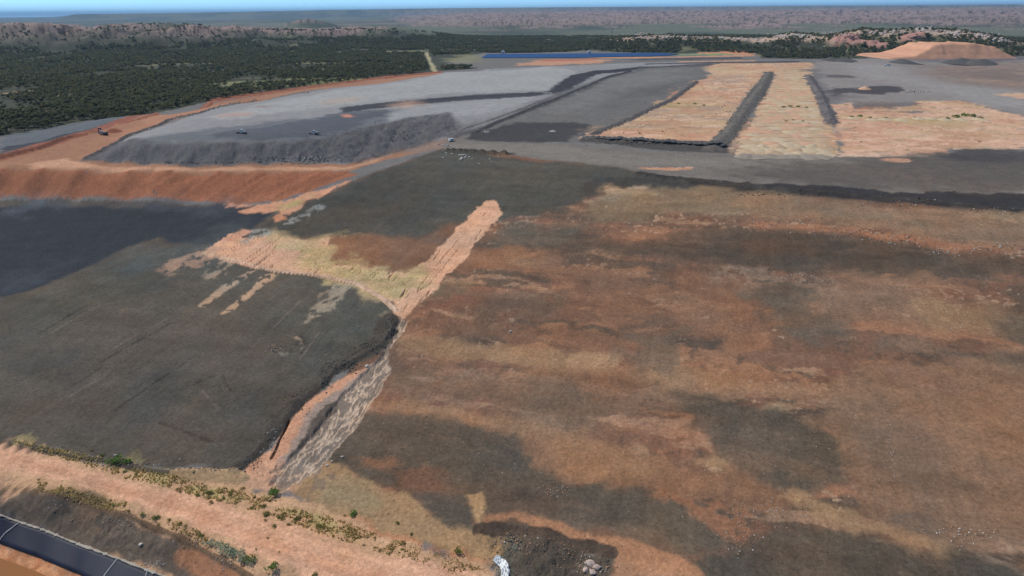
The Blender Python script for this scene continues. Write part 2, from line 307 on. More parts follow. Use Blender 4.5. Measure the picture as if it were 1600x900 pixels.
# dumped face, dark upper part
LIFT = 1
B((112,82,66), [(430,745),(600,500),(400,372),(330,394),(440,328),(560,280),(690,232),(960,262),(1130,289),(1300,303),(1600,331),(2200,400),(2200,1500),(1100,900),(1000,880),(760,828),(700,815),(560,792),(480,765)], .003, .003, tex='slope')
MARK = len(OPS)
LIFT = 0
B((80,80,74), [(330,400),(440,330),(560,281),(690,233),(800,248),(960,262),(1130,289),(1100,300),(1000,290),(940,300),(900,320),(880,332),(800,345),(700,350),(640,376),(520,368),(450,380)], .01, .012, 1, tex='slope')
B((70,68,64), [(380,372),(430,340),(560,284),(640,262),(600,300),(520,352),(440,372)], .02, .03, .35)
B((64,63,60), [(930,280),(1040,278),(1130,290),(1130,298),(1040,294),(960,300),(920,312),(900,300)], .01, .01, .8)
B((56,55,56), [(1040,276),(1130,282),(1230,287),(1400,298),(1600,303),(2000,330),(2000,380),(1600,331),(1400,320),(1300,310),(1230,304),(1130,301)], .012, .004, .97, tex='slope')
E((76,76,72), 660, 300, 90, 20, -8, .05, .1, .4); E((94,92,84), 780, 275, 60, 14, 0, .05, .1, .4); E((92,80,66), 560, 345, 60, 12, -15, .04, .05, .4)
# bands of the dumped face
LIFT = 1
B((128,110,84), [(915,316),(960,292),(1040,296),(1130,296),(1230,300),(1240,330),(1150,345),(1060,330),(1000,345),(930,345)], .02, .02, .75)
B((160,142,110), [(920,318),(950,292),(1010,296),(1030,304),(960,308)], .015, .012, .6)
B((134,108,86), [(1150,302),(1240,306),(1400,321),(1600,333),(1900,376),(1900,410),(1600,390),(1520,380),(1400,368),(1280,350),(1180,345)], .015, .015, .85)
B((110,104,90), [(1240,318),(1400,332),(1430,350),(1300,345),(1240,335)], .03, .03, .6)
B((156,104,76), [(1160,346),(1240,350),(1330,360),(1420,368),(1500,385),(1500,398),(1420,380),(1330,366),(1240,357),(1160,352)], .015, .01, .8)
B((74,64,56), [(800,360),(900,355),(1000,372),(1060,355),(1150,355),(1300,364),(1410,380),(1480,396),(1600,400),(2000,440),(2000,500),(1600,440),(1500,430),(1330,430),(1200,424),(1100,415),(1000,410),(900,400),(820,382)], .02, .02, .9, tex='slope')
B((66,58,52), [(1090,360),(1300,368),(1420,390),(1480,410),(1330,424),(1150,408)], .03, .03, .85)
B((84,80,72), [(790,345),(890,340),(940,360),(900,372),(830,380),(770,385)], .03, .03, .7)
B((136,94,66), [(520,372),(600,370),(680,382),(640,426),(560,420),(510,412)], .01, .01, .9)
B((118,84,64), [(580,374),(690,380),(640,424),(600,400)], .02, .03, .6)
B((136,96,70), [(740,390),(830,395),(870,410),(860,425),(800,425),(740,412)], .03, .02, .75); B((128,106,80), [(690,438),(740,438),(740,460),(700,470),(680,460)], .02, .02, .7)
B((152,112,80), [(810,396),(855,395),(870,408),(840,418),(815,410)], .02, .015, .7)
B((104,76,60), [(870,400),(1000,415),(1200,425),(1200,540),(1050,540),(900,500),(850,450)], .05, .05, .6)
B((92,78,68), [(700,450),(860,430),(900,470),(880,500),(760,510),(690,480)], .05, .05, .65)
B((104,76,60), [(660,500),(900,500),(1000,540),(960,560),(780,535),(650,525)], .03, .03, .6)
B((150,116,84), [(610,530),(640,522),(740,535),(860,545),(960,560),(950,582),(860,580),(760,565),(680,560),(625,548)], .015, .012, .9)
B((170,134,98), [(880,552),(960,560),(945,576),(900,570)], .015, .01, .6); B((164,126,90), [(700,540),(800,548),(840,560),(740,556)], .02, .015, .5)
B((140,98,70), [(610,545),(700,562),(800,575),(960,590),(1000,600),(950,610),(800,590),(660,566)], .03, .03, .7)
B((112,88,70), [(600,575),(760,575),(900,600),(980,640),(900,660),(760,635),(600,610)], .03, .03, .75)
B((146,110,80), [(585,628),(640,630),(740,645),(860,670),(900,690),(1000,700),(1020,722),(960,712),(860,690),(760,668),(660,655),(600,645)], .015, .015, .85)
B((150,112,80), [(1000,560),(1100,575),(1200,600),(1320,605),(1420,620),(1440,640),(1380,640),(1250,620),(1150,612),(1040,610),(1000,585)], .02, .02, .85)
B((168,128,96), [(1020,588),(1100,594),(1110,608),(1050,610)], .015, .012, .7); B((172,130,98), [(1310,605),(1400,615),(1430,632),(1330,622)], .02, .015, .7)
B((168,140,106), [(1180,636),(1220,628),(1260,636),(1220,646),(1185,648)], .015, .01, .7)
B((154,102,70), [(1130,520),(1220,515),(1240,540),(1200,560),(1130,552)], .05, .05, .7); B((140,98,72), [(1050,440),(1150,450),(1200,520),(1100,540),(1020,500)], .06, .06, .5)
B((84,80,74), [(1190,430),(1300,440),(1325,470),(1330,530),(1300,540),(1230,535),(1200,500),(1190,460)], .03, .03, .8)
B((86,80,72), [(1280,440),(1320,480),(1322,530),(1300,536)], .02, .02, .4)
B((94,84,74), [(985,515),(1060,520),(1075,545),(1050,560),(1000,555)], .04, .03, .75); B((104,88,78), [(1360,520),(1480,535),(1540,560),(1470,560),(1380,545)], .04, .03, .7)
B((136,104,82), [(1300,430),(1420,440),(1500,450),(1560,480),(1600,500),(1600,560),(1500,540),(1400,520),(1330,480)], .05, .05, .7)
B((150,124,92), [(1440,480),(1540,480),(1570,510),(1500,516),(1440,500)], .04, .03, .6)
B((156,128,108), [(1130,424),(1250,430),(1300,440),(1290,448),(1180,440),(1130,432)], .03, .015, .6, .25)
B((128,98,76), [(1330,560),(1600,560),(1800,600),(1800,860),(1600,830),(1500,850),(1420,840),(1340,800),(1320,720),(1290,690),(1230,660),(1280,640)], .03, .03, .9, tex='slope')
B((122,92,76), [(1370,560),(1480,560),(1500,600),(1440,620),(1370,600)], .05, .05, .6)
B((84,78,70), [(1570,500),(1800,480),(1800,600),(1620,590),(1560,570)], .04, .04, .75)
B((112,92,80), [(1400,640),(1460,650),(1500,700),(1440,740),(1400,700)], .06, .06, .4)
B((74,70,63), [(1060,620),(1140,625),(1240,650),(1300,690),(1325,750),(1300,780),(1250,775),(1180,755),(1130,740),(1100,700),(1060,660)], .025, .02, .92, tex='slope')
B((100,84,72), [(1130,690),(1190,670),(1210,720),(1200,770),(1150,760)], .05, .05, .7)
B((160,128,92), [(1075,712),(1120,710),(1135,728),(1110,738),(1080,730)], .02, .015, .8); B((120,92,74), [(960,640),(1060,640),(1080,690),(1000,690)], .06, .05, .5)
B((160,130,98), [(985,690),(1015,690),(1020,716),(1000,718),(985,705)], .02, .015, .7)
B((74,69,62), [(555,640),(640,648),(760,672),(840,700),(960,740),(1040,770),(1150,800),(1150,860),(1080,870),(960,840),(860,820),(760,815),(700,810),(600,760),(510,720)], .02, .02, .95, tex='slope')
B((136,98,72), [(840,690),(960,700),(1060,720),(1160,745),(1240,775),(1240,800),(1180,810),(1100,785),(1000,760),(900,740),(850,715)], .03, .03, .85)
B((152,112,78), [(900,700),(980,716),(1000,740),(940,740)], .04, .03, .6)
B((156,100,68), [(1040,770),(1200,795),(1190,840),(1140,870),(1130,830)], .03, .02, .6, .25)
B((72,68,62), [(1200,810),(1340,828),(1420,850),(1600,880),(1900,940),(1900,1200),(1250,1100),(1080,900),(1100,870)], .02, .02, .95, tex='slope')
B((156,126,92), [(1225,775),(1260,772),(1340,800),(1370,830),(1330,832),(1270,815),(1255,795)], .02, .015, .85)
B((158,126,92), [(1385,832),(1430,828),(1470,850),(1470,868),(1430,862),(1400,848)], .02, .012, .85)
B((88,80,74), [(1400,812),(1450,810),(1460,838),(1420,835)], .02, .02, .8)
B((150,104,74), [(560,710),(620,715),(640,730),(600,740),(560,725)], .03, .02, .7); B((120,80,60), [(580,720),(680,735),(700,770),(620,770)], .05, .04, .6)
B((110,92,78), [(820,800),(900,800),(1000,825),(1100,850),(1060,865),(940,842),(850,822)], .03, .03, .5)
B((168,118,84), [(752,808),(800,806),(870,812),(900,826),(980,840),(1060,870),(1100,900),(1000,900),(958,862),(860,838),(760,822)], .008, .006, .95)
B((176,126,90), [(960,862),(1010,870),(1090,900),(1200,960),(950,960),(955,890)], .008, .006, .9)
B((76,68,60), [(742,822),(800,828),(870,838),(955,860),(965,866),(948,900),(1000,960),(760,960),(775,890),(778,846),(748,832)], .022, .008, .93, tex='slope')
B((88,92,84), [(772,845),(800,860),(820,900),(830,960),(770,960)], .02, .015, .8)
LIFT = 0
# pale sand at the foot of the dumped face
B((156,128,92), [(430,750),(500,738),(512,722),(540,735),(560,745),(600,765),(640,770),(680,800),(720,810),(740,826),(775,845),(780,880),(700,868),(600,848),(540,820),(470,780)], .012, .006, .95)
B((176,142,100), [(700,828),(745,826),(780,850),(775,885),(700,868),(640,850)], .015, .01, .7)
B((176,146,104), [(725,776),(755,766),(757,790),(750,822),(742,810),(735,790)], .012, .006, .8)
B((84,78,70), [(640,770),(725,775),(735,800),(740,826),(700,826),(668,808)], .015, .008, .95)
B((140,132,104), [(500,752),(560,750),(600,790),(560,800),(500,780)], .02, .02, .6)
B((186,120,82), [(540,805),(680,848),(760,880),(740,890),(600,850),(530,820)], .015, .01, .7)
# left face
B((88,83,75), [(-600,420),(0,312),(130,312),(260,316),(370,321),(445,322),(400,360),(320,396),(420,424),(500,428),(560,444),(600,466),(628,492),(622,520),(600,550),(560,572),(528,588),(512,610),(470,640),(438,682),(400,722),(370,738),(250,732),(120,714),(0,688),(-600,590)], .006, .003, tex='slope')
B((82,83,76), [(0,470),(200,400),(330,400),(420,425),(500,430),(620,490),(600,540),(500,560),(350,500),(200,480),(0,560)], .05, .08, .8)
B((96,88,80), [(200,460),(420,440),(430,520),(300,580),(180,560)], .08, .1, .4)
B((66,68,66), [(0,560),(300,600),(450,640),(400,720),(250,730),(0,688)], .08, .12, .25)
B((48,54,63), [(-600,560),(-600,410),(0,322),(60,318),(180,326),(280,322),(370,324),(440,325),(405,350),(385,362),(330,380),(265,382),(245,372),(200,386),(130,420),(60,450),(0,468)], .008, .006, .96)
B((92,102,112), [(0,312),(130,313),(120,322),(60,328),(0,322)], .02, .02, .8); B((78,82,92), [(130,313),(370,321),(340,330),(200,326)], .02, .02, .5)
B((84,92,94), [(200,388),(260,378),(330,378),(370,358),(330,400),(250,420),(160,430)], .03, .03, .45)
B((72,80,88), [(0,440),(60,420),(130,400),(60,440),(0,462)], .03, .03, .5)
B((74,70,64), [(614,488),(620,500),(616,520),(598,546),(562,568),(526,586),(512,604),(470,636),(438,678),(400,718),(384,718),(408,686),(432,650),(482,608),(500,586),(530,568),(554,546),(584,524),(598,500)], .008, .005, .95)
# bare salmon ground and the long strip
SAND = [(320,396),(345,374),(360,366),(385,372),(430,368),(455,372),(480,376),(515,372),(516,386),(505,402),(512,412),(560,416),(610,424),(640,426),(672,404),(700,372),(740,332),(758,314),(772,312),(782,325),(784,336),(768,352),(745,378),(716,414),(690,440),(660,470),(640,492),(628,500),(612,472),(590,462),(556,442),(500,430),(430,422),(360,410)]
B((204,161,130), SAND, .006, .002, tex='rill2')
B((190,166,122), [(440,368),(460,372),(515,372),(516,386),(505,402),(512,412),(610,424),(650,436),(620,460),(590,456),(540,436),(470,424),(445,418),(470,392)], .03, .015, .7)
B((172,156,106), [(470,392),(512,376),(505,404),(600,426),(660,438),(620,452),(560,434),(490,424)], .04, .015, .6, .3)
B((206,150,116), [(378,330),(400,322),(440,316),(490,300),(552,280),(545,285),(500,308),(450,322),(440,330),(400,332)], .008, .003, .9)
B((208,156,122), [(430,338),(445,320),(470,312),(480,320),(455,334)], .01, .003, .9); B((150,160,90), [(435,322),(470,312),(468,318),(440,324)], .02, .01, .6)
B((206,152,120), [(418,320),(440,316),(418,322),(360,322),(360,319)], .008, .003, .8)
B((200,140,104), [(428,340),(440,334),(446,340),(432,344)], .01, .003, .9); B((196,146,118), [(345,374),(380,360),(384,364),(365,378)], .01, .003, .9)
B((150,154,150), [(372,378),(385,374),(400,362),(412,362),(414,367),(395,370),(385,378)], .012, .004, .65, .2)
B((150,156,156), [(480,330),(488,322),(500,318),(508,320),(500,328),(490,326),(482,332)], .012, .004, .7, .2); B((150,156,156), [(450,348),(462,336),(478,334),(472,340),(462,344),(456,350)], .012, .004, .7, .2)
B((172,142,120), [(330,394),(300,412),(270,418),(262,422),(310,396)], .02, .006, .7, .2)
B((174,150,126), [(310,480),(345,448),(385,424),(398,422),(372,444),(345,462),(318,482)], .005, .003, .9, .1); B((180,152,126), [(348,490),(385,456),(410,430),(434,426),(415,446),(385,466),(360,486)], .005, .003, .9, .1)
B((160,148,128), [(478,504),(500,476),(520,450),(545,444),(545,458),(520,476),(496,494)], .012, .004, .7, .2); B((170,150,128), [(328,428),(350,412),(356,414),(340,426)], .015, .004, .6, .2)
B((170,148,126), [(482,470),(500,456),(520,450),(500,466)], .015, .004, .6, .2)
B((160,142,122), [(436,524),(460,521),(474,530),(478,542),(472,545),(468,534),(456,528)], .01, .003, .8); B((56,54,50), [(462,520),(474,524),(480,536),(476,548),(472,536),(468,526)], .01, .003, .8)
B((176,134,104), [(421,536),(433,538),(432,543),(424,541)], .01, .003, .8); B((150,150,140), [(418,546),(436,548),(440,554),(424,552)], .02, .004, .5, .3)
# gully
B((200,150,118), [(600,548),(622,522),(600,560),(528,590),(534,582),(520,594),(504,608),(464,638),(436,676),(420,700),(384,724),(378,740),(380,752),(430,748),(500,700),(580,620),(604,576)], .008, .003)
B((150,138,130), [(600,548),(606,580),(600,600),(560,640),(500,700),(450,730),(436,724),(446,700),(460,680),(478,660),(488,640),(504,622),(530,604),(560,584)], .01, .006, .9)
B((184,166,148), [(626,500),(640,500),(622,524),(606,556),(606,580),(600,600),(576,636),(552,664),(520,706),(500,730),(470,752),(440,762),(420,758),(438,728),(462,704),(492,672),(516,640),(534,612),(580,572),(606,540)], .008, .003, tex='braid')
B((84,78,72), [(528,622),(530,634),(500,668),(470,700),(448,722),(444,718),(470,688),(492,656),(508,634)], .01, .003, .9)
B((200,156,124), [(380,750),(420,722),(440,735),(420,748),(470,760),(460,770),(380,770),(340,745),(280,750),(270,738),(330,738)], .015, .008, .85)
# verge, access road, outer bank
B((188,152,118), [(-300,660),(0,686),(60,694),(130,712),(250,738),(380,752),(470,780),(560,816),(700,864),(780,890),(760,950),(300,950),(0,780),(-300,700)], .012, .004)
B((184,160,138), [(446,716),(520,700),(505,735),(478,768),(440,782),(400,775),(380,768),(405,742)], .03, .006, .85, .3, tex='braid')
B((122,106,92), [(500,735),(520,745),(500,770),(480,785),(465,780),(490,756)], .02, .004, .7, .25)
B((210,168,138), [(370,760),(440,752),(480,770),(440,790),(400,786)], .03, .006, .6, .25)
B((140,112,84), [(270,740),(330,735),(378,745),(370,768),(320,760),(280,755)], .03, .006, .55, .3)
B((160,150,98), [(30,688),(100,702),(190,722),(280,748),(400,775),(500,808),(580,850),(500,826),(400,792),(300,770),(180,738),(60,704)], .025, .012, .8, .3)
B((211,166,134), [(0,692),(60,706),(160,738),(260,768),(360,788),(480,824),(560,857),(700,884),(780,909),(900,1000),(560,1000),(440,880),(300,822),(160,772),(60,746),(0,734),(-300,694),(-300,642)], .01, .004, tex='road')
B((194,142,108), [(0,700),(80,722),(200,760),(320,800),(440,840),(600,890),(640,960),(520,900),(400,850),(280,806),(150,760),(0,720)], .015, .015, .8)
B((190,146,106), [(360,790),(480,822),(600,870),(560,880),(470,850),(380,812)], .02, .03, .5)
B((168,136,100), [(0,745),(60,758),(160,780),(240,806),(300,836),(340,850),(330,860),(220,812),(120,784),(40,768),(0,764)], .015, .01, .7)
B((140,130,78), [(100,762),(200,786),(290,824),(280,834),(180,796),(90,768)], .03, .015, .5, .25)
BANK = [(-300,720),(0,764),(40,764),(110,776),(200,806),(260,832),(310,856),(370,888),(440,940),(700,1100),(400,1100),(270,900),(200,877),(130,852),(60,826),(0,804),(-300,760)]
B((98,88,78), BANK, .006, .004)
B((176,140,112), [(0,752),(34,764),(30,776),(0,784)], .015, .004, .9)
B((74,72,68), [(60,766),(130,774),(200,804),(280,838),(250,850),(160,810),(60,790)], .03, .015, .7)
B((126,104,84), [(120,790),(200,810),(300,850),(280,864),(200,836),(120,806)], .03, .015, .6, .25)
B((160,112,80), [(280,850),(330,862),(400,905),(440,960),(360,960),(290,890),(270,868)], .015, .01, .85)
B((150,140,130), [(180,856),(240,872),(250,880),(200,868)], .02, .006, .6, .25)
B((168,112,72), [(-300,815),(0,852),(60,868),(140,900),(300,980),(200,1040),(0,900),(-300,850)], .004, .003)
B((200,148,108), [(-300,822),(0,862),(60,880),(130,910),(110,914),(50,888),(0,870),(-300,830)], .006, .003)
# beyond the dumps
B((112,112,110), [(700,106),(700,98),(740,90),(760,88),(1050,90),(1180,88),(1190,95),(1000,98),(850,104)], .004, .004)
B((196,146,112), [(815,98),(860,93),(960,93),(940,99),(860,102),(800,103)], .01, .006, .8); B((178,104,76), [(850,93),(930,92),(930,94),(850,96)], .006, .004, .8)
B((196,146,110), [(910,89),(1000,88.5),(1180,86),(1180,88),(1000,91),(910,90)], .006, .004, .9)
B((76,76,80), [(975,92),(1060,89),(1160,89),(1160,92),(1000,95)], .006, .004, .8); B((64,64,70), [(1010,99),(1180,96),(1250,95),(1250,97),(1180,99),(1010,101)], .004, .003, .8)
B((204,154,116), [(1060,96),(1180,94),(1180,95.5),(1060,97.5)], .003, .003, .9)
B((124,150,84), [(1045,84),(1120,82),(1130,84),(1180,87),(1100,86),(1050,86)], .01, .006, .8)
B((200,140,104), [(1090,81),(1150,80),(1180,84),(1170,87),(1140,84),(1090,83)], .008, .005, .9)
# clearings and tracks in the woodland
B((130,130,92), [(690,97),(720,86),(750,85),(752,92),(745,98)], .01, .01, .7)
B((168,164,128), [(664,82),(668,81),(674,96),(683,112),(676,112),(669,96)], .002, .0015, .9)
B((140,140,104), [(604,80),(664,79),(664,81),(604,82)], .002, .0015, .7)
B((140,146,96), [(330,130),(400,126),(520,122),(560,124),(480,134),(400,136)], .01, .008, .7, .2)
B((168,140,108), [(0,146),(50,141),(62,140),(30,144),(0,148)], .005, .004, .8)
allp = hit([p for o in OPS for p in o[1]]); i = 0
for o in OPS: o[1] = allp[i:i+len(o[1])]; i += len(o[1])
# base colours of the country outside the mine
az = np.arctan2(GX, GY); GC = np.empty((len(GX), 3))
forest = alb((66,70,55)); GC[:] = forest
n1 = fbm(GX/60, GY/60, 4, 3); GC = GC*(1-0*n1[:, None]) + (alb((128,130,98))-forest)*(sst(.60, .72, fbm(GX/90, GY/40, 4, 71))*sst(700, 1000, GD)*.55)[:, None]
pink = alb((142,124,118)); gr = alb((96,104,86)); dk = alb((70,80,68))
fx = sst(2000, 2500, GD)
n2 = fbm(GX/130, GY/260, 5, 81); n3 = fbm(GX/600, GY/1400, 4, 91)
FZ = far(GX, GY)
rock = sst(.42, .60, n2*.6+n3*.3+.12*sst(15, 40, FZ))*fx
lefta = sst(dirat(640, 50)[0], dirat(560, 50)[0], az)
rock = np.where(GD > 3200, np.maximum(rock, (1-lefta)*sst(4, 14, FZ)*(.62+.35*n2)), rock)
rock = rock*np.where(GD < 3600, lefta*sst(8, 20, FZ)*1.25+(1-lefta)*sst(3000, 3600, GD), 1)
rock = rock*(1-.75*sst(4200, 6000, GD)*lefta)
rock = np.clip(rock, 0, 1)*(1-.6*sst(9000, 15000, GD))
GC = GC*(1-fx[:, None]) + fx[:, None]*(gr+(dk-gr)*sst(.4, .6, fbm(GX/400, GY/900, 3, 15))[:, None])
spk = sst(.56, .66, fbm(AG.ravel()*420, np.log(GD)*95, 3, 19)); GC = GC*(1-rock[:, None])+(pink*(.85+.3*fbm(GX/50, GY/80, 3, 9))[:, None]*(1-.7*spk[:, None]))*rock[:, None]
# bare rock on the wooded ridge and its red domes
rzg = np.interp(az, RHa[:, 0], RHa[:, 1]); on = (GD > 1350) & (GD < 2000) & (az > dirat(860, 60)[0])
rk = on*sst(.72, .92, FZ/np.maximum(rzg, 8)+.5*(fbm(GX/24, GY/24, 4, 61)-.5))*sst(.30, .48, fbm(GX/60, GY/60, 3, 63))*sst(10, 22, rzg)
GC = GC*(1-rk[:, None]*.85)+alb((190,168,150))*rk[:, None]*.85
for a, dd, w in ((K1a-.012, 1560, 26), (K1a+.008, 1540, 28), (K1a+.028, 1525, 24), (K2a, 1590, 26)):
    q = ((GX-math.sin(a)*dd)/w)**2+((GY-math.cos(a)*dd)/(w*.8))**2
    k = sst(1.05, .85, q+.3*(fbm(GX/20, GY/20, 3, 66)-.5))[:, None]; GC = GC*(1-k)+alb((168,128,118))*k*(1)
TEX = {'slope': np.zeros(len(GX)), 'rill': np.zeros(len(GX)), 'rill2': np.zeros(len(GX)), 'road': np.zeros(len(GX)), 'braid': np.zeros(len(GX))}
WX = (fbm(GX/7, GY/7, 4, 101)-.5)*2; WL = (fbm(GX/34, GY/34, 4, 131)-.5)*2; WP = fbm(GX/2.2, GY/2.2, 4, 151); WF = (fbm(GX/1.9, GY/1.9, 4, 171, .6)-.5)*2
def rot(a): return GX*math.cos(a)+GY*math.sin(a), -GX*math.sin(a)+GY*math.cos(a)
def pdir(p, q): h_ = hit([p, q]); return math.atan2(h_[1, 1]-h_[0, 1], h_[1, 0]-h_[0, 0])
UD = pdir((640,490), (765,330)); u, v = rot(UD)                  # fall line of the dumped face
_rs = hit([(480,762),(600,500),(640,440),(720,350),(820,330),(960,300),(1130,302),(1300,310),(1600,336),(2200,400),(2200,1500),(1100,900),(1000,876),(760,826),(700,812),(560,788)])
_im = near(_rs, 2); _mk = sst(0, 3, sdf(_rs, GX[_im], GY[_im])); uu, vv = u[_im], v[_im]
_mf = [((92,80,68), fbm(uu/9+WX[_im]*.3, vv/30, 5, 441, .6), .52, .57, .8), ((156,114,84), fbm(uu/8+WX[_im]*.3, vv/26, 5, 451, .6), .57, .62, .7), ((160,128,102), fbm(uu/6+WX[_im]*.3, vv/24, 5, 461, .6), .62, .66, .7),
       ((128,90,70), fbm(uu/12, vv/16, 5, 471, .6), .58, .64, .5), ((178,152,126), fbm(GX[_im]/1.4, GY[_im]/1.4, 3, 491)*.6+fbm(uu/10, vv/30, 3, 495)*.4, .66, .71, .6), ((80,72,66), fbm(GX[_im]/1.8, GY[_im]/1.8, 4, 497)*.6+fbm(uu/10, vv/24, 3, 498)*.4, .63, .70, .5)]
def mottle(g):
    for c, fld, lo, hi, a in _mf:
        k = (sst(lo, hi, fld)*a*g*_mk)[:, None]; GC[_im] = GC[_im]*(1-k)+alb(c)*k
for _n, (c, pts, w, f, a, nn, tex) in enumerate(OPS):
    if _n == MARK: mottle(1.)
    dist = float(np.hypot(pts[:, 0], pts[:, 1]).mean()); w *= dist; f *= dist
    ii = near(pts, 2*(w+f)+2)
    if not len(ii): continue
    s = sdf(pts, GX[ii], GY[ii]); big = w > 3.2
    s = s+w*(1.3*WX[ii]+(1.3*WL[ii] if big else .5*WL[ii]))+WF[ii]*min(w*.8, 1.3)
    k = sst(-f, f, s)*a
    if nn: k = k*sst(.5-nn*.2, .5+nn*.3, WP[ii]+.1)
    if tex: TEX[tex][ii] = np.maximum(TEX[tex][ii], k)
    else:
        for t in TEX.values(): t[ii] *= (1-k*(a > .94))
    GC[ii] = GC[ii]*(1-k[:, None])+alb(c)*k[:, None]
mottle(.1)
# the pale fills of the upper dump are patchy: straw, orange brown, grey
lum = GC @ np.array([.3, .6, .1]); _k = sst(.15, .22, lum)*sst(1.45, 1.9, GC[:, 0]/GC[:, 2])*sst(230, 280, GD)*(1-sst(900, 1100, GD))*(np.arctan2(GX, GY) > dirat(905, 200)[0])
for c, sx, sy, sd_, lo, hi, a in (((186,162,122), 26, 14, 901, .54, .60, .55), ((178,128,100), 22, 12, 911, .56, .62, .45), ((150,140,130), 20, 9, 921, .60, .66, .5), ((214,186,162), 14, 5, 931, .62, .66, .5), ((142,122,92), 5, 4, 941, .66, .72, .6)):
    k = (sst(lo, hi, fbm(GX/sx, GY/sy, 5, sd_, .6))*a*_k)[:, None]; GC = GC*(1-k)+alb(c)*k
# ------------------------------------------------------------------ fine relief of the sheet
nearm = sst(900, 250, GD)
GZ += (fbm(GX/9, GY/9, 4, 201)-.5)*.55*nearm
GZ += TEX['slope']*((fbm(u/12, v/1.5, 3, 211)-.5)*.13+(fbm(u/14, v/14, 3, 215)-.5)*.5)
r_ = np.abs(fbm(u/26+WX*.2, v/2.3, 3, 221)*2-1)+.10*sst(.45, .62, fbm(u/9, v/5, 2, 222))
GZ -= TEX['rill2']*sst(.07, 0, r_)*.5
UR = pdir((300,310), (360,270)); u2, v2 = rot(UR)
r2_ = fbm(u2/16, v2/2.0, 3, 231); GZ += TEX['rill']*(r2_-.5)*1.1
_RD = pdir((60,722), (480,845)); u4, v4 = rot(_RD); _w = fbm(u4/30+3, v4/1.1, 4, 811)-.5
GZ -= TEX['road']*sst(.05, .25, _w)*.12; GC *= (1+TEX['road']*_w*.42)[:, None]
_bl = sst(.3, .9, fbm(u/40, v/2.6, 4, 821))*TEX['slope']
UG = pdir((460,750), (600,600)); u3, v3 = rot(UG)
r3 = np.abs(fbm(u3/3.4+WX*.5, v3/1.0+WX*1.8, 4, 241)*2-1); br = TEX['braid']
GZ -= br*(.4+sst(.2, 0, r3)*.22); k = (br*sst(.10, .24, r3)*.85)[:, None]; GC = GC*(1-k)+alb((112,103,95))*k
# scalloped tipping faces of the grey bench
FACE = hit([(128,252),(185,224),(240,226),(460,225),(520,214),(570,200),(640,184),(700,176),(720,200),(660,226),(560,254),(300,260)])
ii = near(FACE, 5); s = sst(-4, 2, sdf(FACE, GX[ii], GY[ii]))
lob = np.abs(np.sin(GX[ii]/4.1+3*vn(GX[ii]/14, GY[ii]/40, 3)))
GZ[ii] += s*((lob-.6)*.6+(fbm(GX[ii]/3, GY[ii]/3, 3, 251)-.5)*1.6)
k = s[:, None]*.9; GC[ii] = GC[ii]*(1-k)+alb((88,89,93))*(.8+.4*fbm(GX[ii]/4, GY[ii]/9, 3, 255))[:, None]*k
# rims, windrows and bunds: (line, height, width, colour, roughness)
def ridge(pts, hgt, wid, c=None, rough=.5, seed=0, jag=.6):
    p = hit(pts) if len(pts[0]) == 2 else np.array(pts); ii = near(p, wid*3)
    best = np.full(len(ii), 1e9)
    for a_, b_ in zip(p[:-1], p[1:]):
        ex, ey = b_[0]-a_[0], b_[1]-a_[1]; t = np.clip(((GX[ii]-a_[0])*ex+(GY[ii]-a_[1])*ey)/(ex*ex+ey*ey+1e-9), 0, 1)
        best = np.minimum(best, np.hypot(GX[ii]-a_[0]-t*ex, GY[ii]-a_[1]-t*ey))
    nz = fbm(GX[ii]/3.2, GY[ii]/3.2, 3, 300+seed)-.5
    d = best/wid+nz*jag; s = np.clip(1-d, 0, 1)
    GZ[ii] += hgt*sst(0, 1, s)*(1+rough*2*nz)
    if c is not None:
        k = sst(.02, .25, s)[:, None]; GC[ii] = GC[ii]*(1-k)+alb(c)*(.8+.8*(nz+.25))[:, None]*k
ridge([(-300,250),(0,247),(60,233),(110,215),(150,207)], 1.6, 3.0, (118,74,56), .5, 1)
ridge([(183,196),(230,183),(330,160),(400,149),(480,137),(600,120.5),(688,112.5)], 1.2, 3.5, (150,96,72), .5, 2)
ridge([(135,248),(160,236),(185,223),(200,213),(235,201),(262,189),(330,171),(400,157),(480,145)], 1.3, 2.4, (84,82,84), .7, 3, .8)
ridge([(1203,114),(1192,135),(1165,172),(1142,205),(1112,234)], 1.1, 4.8, (100,98,94), .8, 4, .9)
ridge([(1262,118),(1282,150),(1300,192)], 1.3, 4.5, (98,96,99), .8, 5, .9)
ridge([(920,217),(980,220),(1060,224),(1125,228)], 1.2, 3.4, (88,86,84), .9, 6, .9)
ridge([(735,210),(800,182),(880,150),(950,120),(985,111)], .9, 2.4, (78,78,82), .9, 7, 1.0)
ridge([(925,210),(980,188),(1045,158),(1088,128)], 1.0, 3.4, (94,92,92), .9, 8, .9)
ridge([(700,236),(745,239),(790,241)], 1.5, 2, (66,62,56), .7, 9)
ridge([(1000,272),(1130,287),(1220,296),(1300,303),(1450,315),(1600,330),(1750,350)], .9, 2.0, (66,64,62), .8, 10)
ridge([(700,210),(760,190),(820,168),(860,152)], .7, 1.6, (112,112,114), .5, 11)
ridge([(610,496),(612,516),(592,540),(554,562),(520,580),(504,600),(464,630),(430,674),(394,712),(366,732)], .5, 1.9, (74,70,64), .9, 12, 1.1)
ridge([(372,736),(300,738),(250,738),(190,726),(120,714),(0,690),(-200,660)], .35, .8, (84,78,70), .9, 13, 1.1)
ridge([(0,764),(40,765),(110,777),(200,806),(260,832),(310,856),(370,888),(440,935)], .3, .6, (112,92,72), .9, 14, 1.1)
ridge([(320,396),(430,423),(500,430),(556,443),(596,464),(620,486)], .5, .9, (198,166,140), .6, 15)
ridge([(480,430),(556,444),(596,468),(618,490)], -.5, .6, None, .6, 16)
ridge([(748,824),(800,828),(870,839),(955,861)], -.35, 1.4, (84,72,62), .9, 17, 1.2)
